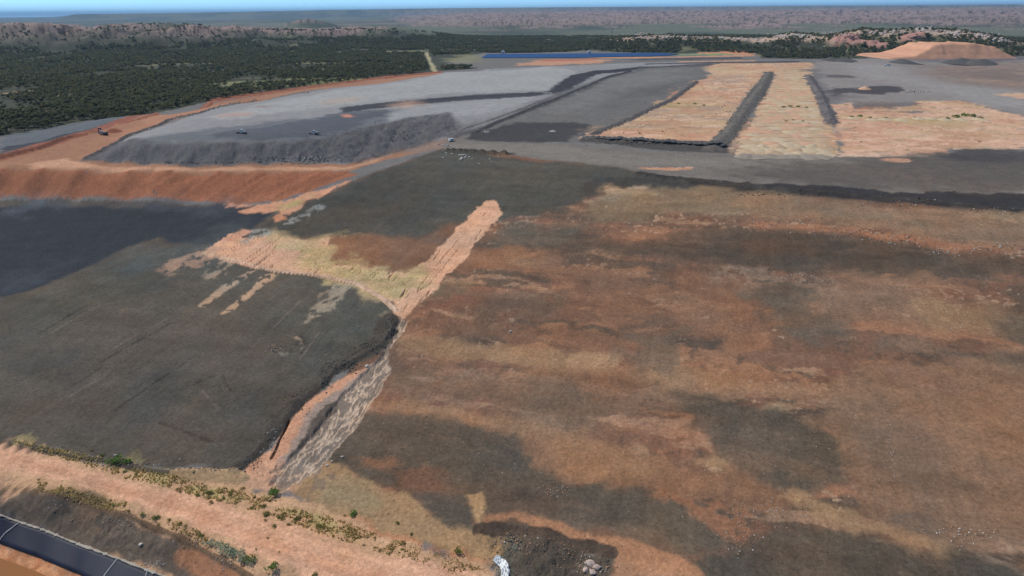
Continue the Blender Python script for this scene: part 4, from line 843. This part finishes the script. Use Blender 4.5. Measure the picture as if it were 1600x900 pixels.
for (x, y, r, k) in [(130,700,.7,'olive'),(150,706,.8,'olive'),(168,712,.7,'green'),(205,735,.9,'olive'),(216,742,.8,'green'),(222,748,.7,'olive'),(262,758,.6,'olive'),(275,764,.9,'green'),(285,768,.8,'olive'),
    (300,772,1.0,'green'),(318,776,1.0,'olive'),(335,770,1.3,'green'),(345,776,1.0,'olive'),(362,770,1.1,'green'),(376,764,.9,'olive'),(350,784,.9,'olive'),(330,786,.7,'green'),(392,790,1.0,'olive'),
    (384,798,.9,'green'),(402,796,1.1,'olive'),(412,804,.9,'olive'),(422,802,1.2,'green'),(434,808,1.0,'olive'),(446,806,1.1,'green'),(458,812,.9,'olive'),(470,816,1.2,'green'),(478,810,.9,'olive'),(490,822,.9,'green'),
    (502,820,.8,'olive'),(415,814,.8,'green'),(430,820,.7,'olive'),(520,830,.7,'olive'),(548,836,.6,'green'),(560,842,.6,'olive'),(445,822,.7,'olive'),
    (160,784,.7,'olive'),(176,788,.8,'green'),(190,792,.7,'olive'),(206,800,.6,'olive'),(232,806,1.0,'green'),(244,810,1.2,'green'),(258,814,1.0,'olive'),(272,820,.9,'green'),(284,824,1.0,'green'),(298,836,.8,'olive'),(310,838,.8,'green'),
    (318,842,.7,'olive'),(60,752,.6,'olive'),(100,764,.6,'olive'),(416,842,.4,'olive'),(400,855,.4,'olive'),(440,865,.4,'olive'),(530,806,.5,'olive'),(600,806,.5,'olive'),(650,836,.5,'olive'),(590,860,.5,'olive'),(560,852,.5,'green')]:
    shrub(x+random.uniform(-9, 9), y+random.uniform(-4, 4), r*random.uniform(.3, .85), random.choice((k, k, 'green', 'olive')), 'low olive green scrub bush on the verge of the orange access road', 'shrub', VG)
for (x, y, r, k) in [(1330,183,1.4,'olive'),(1345,182,1.6,'green'),(1360,184,1.2,'olive'),(1480,187,2.0,'green'),(1492,184,2.4,'green'),(1506,181,2.6,'bright'),(1520,182,2.4,'green'),(1532,185,1.6,'olive'),(1225,168,1.4,'green'),(1236,167,1.6,'green'),
    (1248,167,1.5,'green'),(1260,168,1.2,'green'),(1228,190,1.0,'green'),(1240,188,1.0,'olive'),(1255,190,1.1,'green'),(1385,185,1.1,'olive'),(1430,184,1.0,'green'),(1345,222,.7,'green'),(1530,222,.7,'olive'),(1440,204,.6,'olive'),
    (1085,163,1.4,'green'),(1100,165,1.3,'olive'),(1060,162,1.2,'olive'),(1000,209,.9,'green'),(1035,206,.8,'olive')]:
    shrub(x, y, r, k, 'low green bush growing on the pale sandy fill of the upper dump', 'shrub', 'bushes growing on the pale sandy fill')
for x, y, r in ((1226,91,4),(1232,90,5),(1238,92,4)): shrub(x, y, r, 'green', 'dark bush in the clump standing at the back rim of the dump', 'shrub', 'bush clump at the back rim')
# grass tufts: nobody could count them
def tufts(outl, n_, hgt):
    p = hit(outl); bx = rng.uniform(p[:, 0].min(), p[:, 0].max(), n_*4); by = rng.uniform(p[:, 1].min(), p[:, 1].max(), n_*4)
    k = (sdf(p, bx, by) > 0) & (fbm(bx/2.5, by/2.5, 3, 601) > .45); bx, by = bx[k][:n_], by[k][:n_]; return bx, by, zof(bx, by), hgt
sets = [tufts([(20,688),(100,702),(190,724),(300,752),(420,778),(520,812),(640,862),(600,868),(500,832),(400,798),(290,772),(180,742),(50,704)], 3800, .42),
        tufts([(60,752),(200,784),(300,824),(330,842),(320,850),(200,802),(60,766)], 1500, .35), tufts([(480,374),(516,374),(505,404),(610,426),(650,436),(620,456),(550,436),(450,420)], 700, .22),
        tufts([(500,800),(640,850),(760,890),(700,895),(560,850)], 900, .3)]
V = []; F = []
for bx, by, bz, hg in sets:
    for x, y, z in zip(bx, by, bz):
        for _ in range(3):
            a = random.uniform(0, 6.28); w_ = hg*random.uniform(.25, .5); h2 = hg*random.uniform(.6, 1.2); n_ = len(V); ox, oy = random.uniform(-.2, .2), random.uniform(-.2, .2)
            V += [(x+ox-w_*math.cos(a), y+oy-w_*math.sin(a), z-.05), (x+ox+w_*math.cos(a), y+oy+w_*math.sin(a), z-.05), (x+ox+random.uniform(-.2, .2), y+oy+random.uniform(-.2, .2), z+h2)]; F.append((n_, n_+1, n_+2))
me = rawmesh('grass', np.array(V), np.array(F), 3, [SM['dry'], SM['olive']], smooth=False); me.polygons.foreach_set('material_index', rng.integers(0, 2, len(F)).astype(np.int32))
o = bpy.data.objects.new('grass', me); COL.objects.link(o); tag(o, 'dry yellow green grass tufts on the road verges and bare strip', 'grass', None, 'stuff')
# ------------------------------------------------------------------ rocks
def rockmesh(seed, name, m, sq=.7, sub=2, amp=.35):
    import bmesh
    bm = bmesh.new(); bmesh.ops.create_icosphere(bm, subdivisions=sub, radius=1); r = random.Random(seed); fr = [Vector((r.uniform(-1, 1), r.uniform(-1, 1), r.uniform(-1, 1))).normalized() for _ in range(9)]
    for v in bm.verts:
        for f in fr:
            d = v.co.dot(f)
            if d > .62: v.co -= f*(d-.62)*.8
        v.co *= 1+r.uniform(-.06, .06); v.co.z *= sq
    me = bpy.data.meshes.new(name); bm.to_mesh(me); bm.free(); me.materials.append(m); return me
MR = {'pale': mat('rock_pale', (192,182,168), .9), 'tan': mat('rock_tan', (172,132,102), .9), 'grey': mat('rock_grey', (104,100,94), .9), 'dark': mat('rock_dark', (74,71,66), .9), 'pink': mat('rock_pink', (196,172,156), .9)}
RM = {(k, s): rockmesh(s, 'boulder', MR[k]) for k in MR for s in range(3)}
def boulder(px, py, r, k, label, group=None):
    p = at(px, py); o = bpy.data.objects.new('boulder', RM[k, random.randrange(3)]); COL.objects.link(o); o.location = p+Vector((0, 0, r*.25))
    o.scale = (r*random.uniform(.8, 1.3), r*random.uniform(.8, 1.2), r*random.uniform(.7, 1)); o.rotation_euler = (0, 0, random.uniform(0, 6.3)); tag(o, label, 'boulder', group); return o
for (x, y, r) in [(697,240,.6),(698,243,.5),(706,241,.6),(718,243,.7),(722,244,.9),(725,243,.8),(729,245,.9),(722,249,1.0),(727,247,.7),(720,250,.8),(733,246,.6),(738,249,.5),(693,247,.6),(667,234,.6),(686,226,.6),(692,227,.8),(700,228,.8),(704,229,.7),(749,257,.7),(765,249,.5),(768,253,.5),(779,246,.5),(780,238,.5)]:
    boulder(x, y, r, 'pale', 'whitish boulder tipped over the crest below the lighting tower', 'whitish boulders below the lighting tower')
boulder(573, 572, .55, 'pale', 'pale boulder standing in the rubble edge above the gully'); boulder(234, 203, .9, 'pale', 'lone white rock on the rim of the grey bench by the orange road')
boulder(798, 517, .45, 'pale', 'small white boulder in the middle of the brown slope')
for x, y in ((519,722),(511,728),(535,714)): boulder(x, y, .35, 'pink', 'small pinkish boulder beside the gully mouth', 'pinkish boulders beside the gully mouth')
boulder(221, 852, .45, 'pale', 'pale lump of rock on the grey pond bank'); boulder(180, 712, .4, 'pale', 'small pale rock above the bright green bush')
# scattered stones: clusters on the faces, one mass
def stones(cl, name, label, m2, mul_=1.):
    V = []; F = []; mi = []; tm = rockmesh(5, 'tmp', MR['tan'], .7, 1); tv = np.array([v.co[:] for v in tm.vertices]); tf = np.array([p.vertices[:] for p in tm.polygons]); n0 = 0
    for px, py, rx, ry, cnt, r0, r1, w_ in cl:
        q = np.c_[px+rx*rng.normal(0, .5, cnt), py+ry*rng.normal(0, .5, cnt)]; h_ = hit(q); zs = zof(h_[:, 0], h_[:, 1])
        for (x, y, _), z in zip(h_, zs):
            r = (r0+(r1-r0)*rng.random()**2.8)*.72*mul_; a = rng.uniform(0, 6.3); R_ = np.array([[math.cos(a), -math.sin(a), 0], [math.sin(a), math.cos(a), 0], [0, 0, 1]])
            V.append((tv*np.array([1, rng.uniform(.6, 1), rng.uniform(.5, 1)])*r) @ R_.T+np.array([x, y, z+r*.15])); F.append(tf+n0); n0 += len(tv); mi += [rng.choice(w_)]*len(tf)
    me = rawmesh(name, np.concatenate(V), np.concatenate(F), 3, m2, smooth=False); me.polygons.foreach_set('material_index', np.array(mi, np.int32))
    o = bpy.data.objects.new(name, me); COL.objects.link(o); tag(o, label, 'stones', None, 'stuff')
stones([(1000,600,420,180,420,.07,.26,[0,1,1,2]),(1250,700,260,120,260,.06,.24,[0,1,1,2]),(1190,345,50,10,110,.15,.5,[0,1,3]),(1240,346,70,8,90,.15,.5,[0,1,3]),(1330,362,70,8,180,.15,.5,[0,1,1,3]),(1420,375,70,10,260,.15,.55,[1,1,0,3]),
    (1490,392,40,8,160,.15,.5,[1,1,0]),(1560,388,60,10,160,.15,.5,[0,1,3]),(1140,430,50,5,60,.12,.4,[0,0,1]),(1240,432,60,6,90,.12,.45,[0,0,1]),(1290,440,50,8,60,.12,.4,[0,1]),(865,765,22,12,110,.1,.32,[1,1,0]),(1195,800,50,20,130,.1,.3,[1,1,0]),
    (1160,840,40,30,160,.1,.32,[1,1,0]),(1500,835,50,18,150,.1,.34,[1,1,0]),(1385,745,20,60,60,.1,.28,[1,0]),(1490,500,60,40,90,.12,.36,[0,1]),(660,640,120,60,90,.07,.26,[0,1,2]),(720,730,120,40,110,.07,.28,[0,1]),(860,860,80,30,420,.08,.3,[2,2,1,3,1]),(925,888,22,14,260,.08,.4,[0,1,2,2]),(782,885,14,14,160,.08,.3,[2,0,1]),
    (800,850,30,20,120,.1,.4,[0,1,3,3]),(930,880,25,20,80,.1,.34,[0,3,2]),(1000,285,90,10,80,.2,.6,[3,2,2]),(1240,303,120,5,140,.2,.7,[3,3,2]),(1420,318,90,6,80,.2,.7,[3,2,0]),(1540,330,60,6,60,.2,.7,[3,2,0])],
    'rubble', 'loose stones scattered over the brown dumped slope', [MR['pale'], MR['tan'], MR['grey'], MR['dark']])
stones([(608,514,10,20,260,.1,.5,[3,3,2,2]),(584,542,22,12,260,.1,.5,[3,3,2]),(536,572,24,12,240,.1,.5,[3,2,3]),(506,594,12,14,160,.1,.5,[3,2]),(464,630,20,20,200,.08,.4,[3,2,3]),(426,682,16,24,200,.08,.4,[3,2,0]),(396,720,14,14,120,.08,.34,[3,2]),
    (330,735,60,6,160,.08,.4,[3,2]),(200,728,80,8,120,.06,.35,[3,2,0]),(60,700,50,6,60,.06,.3,[3,2]),(430,546,14,8,90,.1,.4,[3,2,0]),(470,535,12,12,60,.1,.4,[3,2]),(520,560,30,12,60,.08,.3,[3,0,2]),(330,605,30,16,40,.08,.3,[3,2,0]),(140,600,30,20,30,.08,.3,[3,2]),
    (200,560,220,90,120,.05,.2,[0,2,3]),(190,820,80,16,320,.06,.3,[2,0,1,3]),(100,790,50,12,120,.06,.25,[2,0,1]),(240,880,25,8,160,.06,.25,[0,0,2]),(310,850,36,14,200,.06,.3,[1,1,0,3]),(350,880,30,12,120,.06,.3,[1,0])],
    'rubble_edge', 'dark broken rock along the rim of the capped slope and bank', [MR['pale'], MR['tan'], MR['grey'], MR['dark']])
stones([(460,250,60,6,260,.2,.9,[2,2,0]),(500,250,40,5,200,.2,.9,[2,0]),(300,254,120,2,120,.2,.8,[2,3]),(620,210,40,14,160,.2,.9,[2,3]),(1020,224,100,3,260,.3,1.1,[3,2,3]),(770,205,40,10,60,.2,.7,[3,2]),(1430,143,14,3,50,.5,1.6,[0,2]),(740,236,40,3,100,.2,.8,[3,2]),
    (1150,180,40,40,160,.3,1.0,[2,3]),(1000,190,60,26,120,.2,.8,[2,3])],
    'rubble_toe', 'grey rock fallen at the toe of the tipped faces', [MR['pale'], MR['tan'], MR['grey'], MR['dark']])
stones([(855,64,6,4,20,2,5,[0]),(995,57,22,8,150,2,5,[0,4]),(1070,57,26,3,150,2,5,[0,4]),(1120,60,26,3,110,2,4.5,[0]),(1160,61,30,3,90,2,4.5,[0,4]),(1030,58,30,4,120,2,4.5,[0,4]),(960,46,30,6,40,2,6,[3,0]),(1220,56,26,4,160,2,5,[0,4]),(1250,56,20,3,80,2,5,[0]),(1300,52,20,4,110,2,5,[0,4]),(1380,50,30,4,160,2,5.5,[0,4,4]),(1450,46,24,5,200,2,6,[0,4]),
    (1490,50,26,6,200,2,6,[0,4]),(1540,58,20,6,120,2,6,[0,4]),(1565,65,10,4,40,2,5,[0]),(1330,55,20,6,80,1.5,4,[5]),(1425,57,12,5,50,1.5,4,[5]),(1180,70,200,8,30,1.5,3.5,[0]),(900,70,60,6,16,1.5,3.5,[0])],
    'outcrop', 'pale boulders breaking out along the crest of the wooded ridge', [MR['pale'], MR['tan'], MR['grey'], MR['dark'], MR['pink'], mat('rock_red', (172,130,118), .9)], 1.45)
# ------------------------------------------------------------------ tipped heaps on the middle block, one heap a truckload
HM = {k: mat('heap_'+k, c, .95, 0, .14, 1.2) for k, c in (('grey', (152,140,124)), ('tan', (190,162,130)), ('buff', (196,176,144)), ('orange', (202,160,130)), ('black', (88,86,83)))}
def heapmesh(seed, m):
    r = random.Random(seed); n_ = 18; V = []; F = []
    gx = np.linspace(-1, 1, n_+1); XX, YY = np.meshgrid(gx, gx); q = np.sqrt(XX**2+YY**2)
    Z = np.clip(1-q, 0, 1)**.8*(1+.9*(fbm(XX.ravel()*3+seed*9, YY.ravel()*3, 4, seed).reshape(XX.shape)-.5)) - .06
    V = np.c_[XX.ravel(), YY.ravel(), Z.ravel()]; ix = np.arange((n_+1)**2).reshape(n_+1, n_+1)
    F = np.stack([ix[:-1, :-1], ix[:-1, 1:], ix[1:, 1:], ix[1:, :-1]], -1).reshape(-1, 4)
    return rawmesh('soil_heap', V, F, 4, m)
HP = {(k, s): heapmesh(s, HM[k]) for k in HM for s in range(4)}
def heap(x, y, w_, h_, k, label, group):
    o = bpy.data.objects.new('soil_heap', HP[k, random.randrange(4)]); COL.objects.link(o)
    o.location = (x, y, float(zof(x, y)[0])-.05); o.scale = (w_, w_*.85, h_); o.rotation_euler = (0, 0, random.uniform(0, 6.3)); tag(o, label, 'soil heap', group)
c0, c1, c2, c3 = [P(*q, 27.) for q in ((1152,240),(1300,241),(1257,114),(1220,114))]
nrow = 34; cnt = 0
for i in range(nrow):
    t = i/(nrow-1); t = t**1.25
    ax, ay = c0[0]+(c3[0]-c0[0])*t, c0[1]+(c3[1]-c0[1])*t; bx, by = c1[0]+(c2[0]-c1[0])*t, c1[1]+(c2[1]-c1[1])*t
    n_ = 7 if i < 16 else 6
    for j in range(n_):
        s_ = (j+.5+random.uniform(-.15, .15)+(i % 2)*.3)/(n_+.3); wd = math.hypot(bx-ax, by-ay)/n_*random.uniform(.8, 1.15)
        k = random.choice(('grey', 'grey', 'tan')) if i == 0 else random.choice(('tan', 'buff', 'buff')) if i < 4 else random.choice(('tan', 'tan', 'orange', 'buff')) if i < 12 else random.choice(('tan', 'tan', 'orange', 'buff'))
        hh = (1.35 if i < 4 else .75 if i < 8 else .45)*random.uniform(.5, 1.2)
        if i == 0: lab, gr_ = 'greyish brown soil heap in the front row beside the haul road', 'front row of tipped soil heaps'
        else: lab, gr_ = 'pale tan soil heap in the tipped rows between the two black windrows', 'rows of tipped soil heaps'
        heap(ax+(bx-ax)*s_, ay+(by-ay)*s_+random.uniform(-1, 1), wd, hh, k, lab, gr_); cnt += 1
for i in range(26):
    p = at(918+i*8.4, 216+i*.5); heap(p.x, p.y, 2.4, .9*random.uniform(.8, 1.3), 'black', 'black rock heap in the line edging the pale block along the haul road', 'black heaps edging the haul road')
for i in range(9):
    p = at(1336+i*24+random.uniform(-4, 4), 186+random.uniform(-1.5, 2)); heap(p.x, p.y, 4.5, 1.0, 'buff', 'buff soil heap half overgrown by the green bushes on the pale fill', 'overgrown heaps on the pale fill')
p = at(1351, 139); heap(p.x, p.y, 5.5, 2.2, 'orange', 'small orange soil heap beside the black tipped patch', None)
for x, y, w_, h_ in ((1410,98,16,4),(1500,98,22,5),(1530,100,20,6),(1300,94,14,3),(1320,95,14,3)):
    p = at(x, y); heap(p.x, p.y, w_, h_, 'black', 'dark heap of waste rock in front of the orange stockpile', 'dark heaps before the stockpile')
# red soil pile behind the excavator
p = at(177, 206); heap(p.x, p.y, 5.5, 2.6, 'orange', 'red brown soil pile being loaded by the excavator', None)
COL.objects[-1].data = heapmesh(9, mat('red_soil', (150,90,66), .95))
# big flat-topped stockpile at the right rear
MS = ground_mat('stockpile_earth', .6, .1)
def stockpile():
    b0 = P(1375, 90, 31); b1 = P(1570, 90.5, 31); cx_, cy_ = (b0[0]+b1[0])/2+14, (b0[1]+b1[1])/2+34; L = math.hypot(b1[0]-b0[0], b1[1]-b0[1])/2
    nx, ny = 90, 50; U_, V_ = np.meshgrid(np.linspace(-1.18, 1.04, nx), np.linspace(-1, 1, ny)); X = U_*L; Y = V_*42
    tz = topz(1480, 74.5, cy_) - 31
    tx = np.interp(U_, [-1.18, -1.1, -.75, -.55, -.33, -.1, .48, .72, .98, 1.04], [0, .15, .2, .46, .94, 1, .98, .74, .1, 0])
    ty = np.clip((1-np.abs(V_))*42/16, 0, 1)
    Z = tz*np.minimum(tx, ty*1.0)*(1+.05*(fbm(X.ravel()/14, Y.ravel()/14, 3, 701).reshape(X.shape)-.5)) + (fbm(X.ravel()/5, Y.ravel()/20, 4, 702).reshape(X.shape)-.5)*3.2*np.minimum(tx, ty)
    Zb = zof((X+cx_).ravel(), (Y+cy_).ravel()).reshape(X.shape); Z = np.maximum(Z+31-1.0, Zb-1.5)
    col = alb((196,154,130))[None]*(.75+.5*fbm(X.ravel()/9, Z.ravel()/3, 4, 703))[:, None]
    ix = np.arange(nx*ny).reshape(ny, nx); F = np.stack([ix[:-1, :-1], ix[:-1, 1:], ix[1:, 1:], ix[1:, :-1]], -1).reshape(-1, 4)
    me = rawmesh('stockpile', np.c_[(X).ravel(), (Y).ravel(), (Z-31).ravel()], F, 4, MS, col); o = bpy.data.objects.new('stockpile', me); COL.objects.link(o); o.location = (cx_, cy_, 31)
    tag(o, 'large flat-topped pale orange earth stockpile before the wooded ridge', 'stockpile')
stockpile()
# ------------------------------------------------------------------ machines
YEL = mat('machine_tan', (190,180,160), .45, .1, .1); WHT = mat('white_paint', (236,236,232), .4, 0, .03); BLK = mat('black_rubber', (62,60,60), .7); GLS = mat('dark_glass', (30,36,42), .1, 0, .05, 1, .6); STL = mat('grey_steel', (150,148,142), .5, .5); RED = mat('lamp_red', (150,30,26), .4); DKP = mat('dark_paint', (92,80,72), .6)
def wheel(root, x, y, r, w_):
    t = MB(); t.tube((x, y-w_/2, r), (x, y+w_/2, r), r, r, 16); ty = t.build('wheel', BLK, root); h_ = MB(); h_.tube((x, y-w_/2-.01, r), (x, y+w_/2+.01, r), r*.55, r*.55, 12); h_.build('rim', STL, ty)
def ute(px, py, rz, label):
    root = empty('utility_truck', at(px, py), rz); b = MB(); b.extr([(-2.6,.55),(2.55,.55),(2.6,.95),(1.5,1.1),(.95,1.12),(-.55,1.12),(-2.6,1.12)], -.9, .9); b.build('body', WHT, root, bevel=.05)
    c = MB(); c.extr([(-.55,1.12),(1.35,1.12),(.75,1.78),(-.4,1.8)], -.82, .82); cb = c.build('cab', WHT, root, bevel=.04)
    g = MB(); g.extr([(1.28,1.16),(1.36,1.16),(.82,1.72),(.74,1.72)], -.7, .7); g.box((.2, -.835, 1.42), (1.0, .03, .42)); g.box((.2, .835, 1.42), (1.0, .03, .42)); g.box((-.54, 0, 1.45), (.04, 1.4, .4)); g.build('window', GLS, root)
    t = MB(); t.box((-1.6, 0, 1.2), (1.9, 1.86, .12)); t.box((-1.6, -.92, 1.35), (1.9, .05, .3)); t.box((-1.6, .92, 1.35), (1.9, .05, .3)); t.box((-2.55, 0, 1.35), (.05, 1.84, .3)); t.build('tray', STL, root)
    for x in (-1.65, 1.65):
        for y in (-.82, .82): wheel(root, x, y, .38, .25)
    for y in (-.7, .7): l = MB(); l.box((2.6, y, .85), (.05, .3, .16)); l.build('headlight', GLS, root)
    q = MB(); q.box((.1, 0, 1.86), (.3, 1.1, .1)); q.build('beacon', YEL, root)
    tag(root, label, 'utility truck'); return root
ute(1386, 103, 2.9, 'white utility truck driving on the grey flat before the stockpile')
def light_tower(px, py, rz, label, up=6.5):
    root = empty('lighting_tower', at(px, py), rz); b = MB(); b.box((0, 0, 1.0), (2.3, 1.4, 1.1), 0, .92); b.build('engine_box', WHT, root, bevel=.05)
    f = MB(); f.box((0, 0, .42), (3.0, 1.5, .12)); f.tube((1.5, 0, .42), (2.9, 0, .35), .06); f.build('chassis', STL, root)
    for y in (-.85, .85): wheel(root, -.1, y, .36, .22)
    for x in (-1.4, 1.4):
        for y in (-1, 1): l = MB(); l.tube((x, y*.7, .42), (x, y*1.5, .42), .04); l.tube((x, y*1.5, .5), (x, y*1.5, -.1), .05); l.box((x, y*1.5, -.03), (.3, .3, .06)); l.build('outrigger', STL, root)
    m = MB(); m.tube((-.6, 0, 1.2), (-.6, 0, up*.5), .10); m.tube((-.6, 0, up*.5), (-.6, 0, up), .07); ms = m.build('mast', STL, root)
    for k in (-1, 1):
        h_ = MB(); h_.box((-.6, k*.5, up+.05), (.3, .75, .4), 0, .8); h_.build('lamp_head', DKP, ms)
    g = MB(); g.box((.5, -.71, 1.0), (.9, .02, .6)); g.build('vent_panel', DKP, root); tag(root, label, 'lighting tower'); return root
light_tower(705, 221, .4, 'white trailer lighting tower with raised mast on the dump crest')
def grader(px, py, rz, label):
    root = empty('motor_grader', at(px, py), rz); root.scale = (.65, .65, .65)
    f = MB(); f.extr([(-2.9,.9),(-.4,.9),(1.0,1.35),(3.0,1.25),(3.1,.9),(3.35,.9),(3.3,1.6),(1.0,1.75),(-.3,1.4),(-2.9,1.4)], -.25, .25); f.build('frame', YEL, root)
    b = MB(); b.extr([(-3.2,.95),(-.9,.95),(-.9,2.05),(-3.1,1.85)], -.7, .7); b.build('engine_hood', YEL, root, bevel=.05)
    c = MB(); c.box((-.1, 0, 2.1), (1.4, 1.4, 1.7), 0, .9); cb = c.build('cab', WHT, root, bevel=.04); g = MB()
    g.box((.57, 0, 2.2), (.06, 1.1, .9), 0, 1, -.08); g.box((-.1, -.68, 2.2), (1.0, .06, .9)); g.box((-.1, .68, 2.2), (1.0, .06, .9)); g.build('window', GLS, cb)
    m = MB(); m.box((1.2, 0, .55), (.15, 3.9, .65), .5); m.build('blade', STL, root); h_ = MB(); h_.tube((1.2, -.5, .9), (1.2, .5, .9), .3); h_.box((1.2, 0, .9), (.8, 1.4, .15)); h_.build('turntable', DKP, root)
    for x in (-2.6, -1.2, 3.1):
        for y in (-1.0, 1.0): wheel(root, x, y, .62, .4)
    q = MB(); q.box((-3.5, 0, 1.0), (.3, 1.9, .5)); q.build('ripper', DKP, root); tag(root, label, 'motor grader'); return root
grader(378, 209, 2.95, 'grader with white cab on the grey bench, the farther left one')
grader(491, 210, 3.15, 'grader with white cab on the grey bench near the tipping edge')
def excavator(px, py, rz):
    root = empty('excavator', at(px, py), rz); root.scale = (.8, .8, .8)
    for y in (-1.25, 1.25):
        t = MB(); t.extr([(-2.2,.25),(-1.9,0),(1.9,0),(2.2,.25),(2.3,.55),(1.9,.95),(-1.9,.95),(-2.3,.55)], y-.3, y+.3); tr = t.build('track', BLK, root)
        for x in (-1.8, -.9, 0, .9, 1.8): r_w = MB(); r_w.tube((x, y-.32, .45), (x, y+.32, .45), .3, .3, 12); r_w.build('roller', STL, tr)
    b = MB(); b.box((0, 0, 1.0), (1.6, 1.6, .4)); b.build('slew_ring', DKP, root)
    u_ = MB(); u_.extr([(-2.7,1.25),(1.6,1.25),(1.6,1.7),(.2,2.1),(-2.4,2.1),(-2.8,1.9)], -1.35, 1.35); u_.build('body', DKP, root, bevel=.06)
    w_ = MB(); w_.box((-2.5, 0, 1.6), (.7, 2.6, .9)); w_.build('counterweight', DKP, root, bevel=.1)
    c = MB(); c.extr([(.2,1.5),(1.75,1.5),(1.7,2.4),(1.3,3.05),(.2,3.05)], .45, 1.35); cb = c.build('cab', WHT, root, bevel=.04)
    g = MB(); g.box((.95, 1.36, 2.35), (1.1, .04, .9)); g.box((1.7, .9, 2.2), (.05, .75, 1.1), 0, 1, -.12); g.build('window', GLS, cb)
    bm_ = MB(); bm_.extr([(1.2,1.7),(1.7,1.5),(3.3,3.9),(5.6,3.8),(5.7,4.2),(3.1,4.6)], -.3, .3); bo = bm_.build('boom', DKP, root)
    a_ = MB(); a_.extr([(5.3,4.3),(5.9,4.5),(6.1,1.7),(5.75,1.6)], -.22, .22); st = a_.build('stick', DKP, root)
    k = MB(); k.extr([(5.5,1.75),(6.3,1.7),(6.35,1.0),(5.9,.45),(5.2,.5),(4.9,.95),(5.4,1.1)], -.6, .6); k.build('bucket', STL, st)
    h_ = MB(); h_.tube((2.0, -.42, 2.3), (3.3, -.42, 3.9), .1); h_.tube((2.0, .42, 2.3), (3.3, .42, 3.9), .1); h_.tube((4.0, 0, 4.7), (5.6, 0, 4.7), .1); h_.build('hydraulic_ram', STL, bo)
    tag(root, 'dark excavator with raised boom on the orange road beside a red soil pile', 'excavator'); return root
excavator(163, 211, 2.6)
# sheds and ramps about the blue pond
MSH = mat('shed_cladding', (206,206,204), .5)
def shed(px, py, w_, d_, h_, label, rz=0):
    root = empty('pump_shed', at(px, py), rz); b = MB(); b.box((0, 0, h_/2-.2), (w_, d_, h_+.4)); b.build('wall', MSH, root)
    r_ = MB(); r_.extr([(-w_/2-.3,h_),(w_/2+.3,h_),(0,h_+w_*.22)], -d_/2-.3, d_/2+.3); r_.build('roof', WHT, root); q = MB(); q.box((0, -d_/2-.03, 1.1), (1.6, .06, 2.2)); q.build('door', DKP, root); tag(root, label, 'shed'); return root
def bank_point(px, py): x, y, z = P(px, py, PZ); return Vector((x, y, PZ))
s1 = shed(786, 82.5, 7, 5, 3.5, 'white pump shed on the far bank near the left end of the blue pond'); s2 = shed(921, 82, 6, 5, 3.0, 'white pump shed on the far bank at the middle of the blue pond')
s1.location = bank_point(786, 83); s2.location = bank_point(921, 82.4)
# ------------------------------------------------------------------ white sheeting and pale block in the rubble hollow
MSHT = mat('white_geotextile', (226,228,226), .7, 0, .1, 2)
def sheet():
    path = np.array([(773,880),(778,876),(783,880),(788,887),(790,895),(788,905),(782,915)], float); q = hit(path); zc = zof(q[:, 0], q[:, 1]); n_ = 60; V = []; ww = [1.0, 1.4, 1.6, 1.5, 1.5, 1.3, .8]
    for i in range(n_):
        t = i/(n_-1)*(len(path)-1); c = [np.interp(t, range(len(path)), q[:, k]) for k in (0, 1)]; t2 = min(t+.2, len(path)-1); c2_ = [np.interp(t2, range(len(path)), q[:, k]) for k in (0, 1)]
        if t2 <= t: c2_ = [c[0]+(c[0]-pc[0]), c[1]+(c[1]-pc[1])]
        dx, dy = c2_[0]-c[0], c2_[1]-c[1]; L = math.hypot(dx, dy)+1e-6; nx_, ny_ = -dy/L, dx/L; w_ = np.interp(t, range(len(path)), ww)*.9; pc = c
        for j in range(13):
            s_ = (j/12-.5)*w_; x, y = c[0]+nx_*s_, c[1]+ny_*s_; V.append((x, y, float(zof(x, y)[0])+.16+.14*math.sin(j*1.6+math.sin(i*.3)*1.2)+.06*math.sin(i*.9+j)))
    ix = np.arange(n_*13).reshape(n_, 13); F = np.stack([ix[:-1, :-1], ix[:-1, 1:], ix[1:, 1:], ix[1:, :-1]], -1).reshape(-1, 4); me = rawmesh('geotextile_sheet', np.array(V), F, 4, MSHT)
    o = bpy.data.objects.new('geotextile_sheet', me); COL.objects.link(o); o.modifiers.new('s', 'SOLIDIFY').thickness = .03; tag(o, 'crumpled white sheeting curled at the edge of the dark rubble hollow', 'sheeting')
sheet()
for (x, y, r, lab) in ((922,884,.85,'pinkish white block of rock, largest in the rubble hollow'),(932,889,.6,'pinkish white rock right of the largest pale block'),(915,893,.65,'pinkish white rock at the lower left of the largest pale block'),(926,898,.7,'pinkish white rock at the bottom edge of the pale cluster')):
    boulder(x, y, r, 'pink', lab)
# ------------------------------------------------------------------ haze
hz = MB(); hz.box((0, 30000, 121), (130000, 72000, 278)); mh = bpy.data.materials.new('haze'); mh.use_nodes = True; t = mh.node_tree; t.nodes.remove(t.nodes['Principled BSDF'])
pvn = t.nodes.new('ShaderNodeVolumePrincipled'); pvn.inputs['Density'].default_value = 3.6e-5; pvn.inputs['Color'].default_value = (.42, .72, 1, 1); pvn.inputs['Anisotropy'].default_value = .0
t.links.new(pvn.outputs[0], t.nodes['Material Output'].inputs['Volume']); ho = hz.build('haze', mh); ho['kind'] = 'stuff'
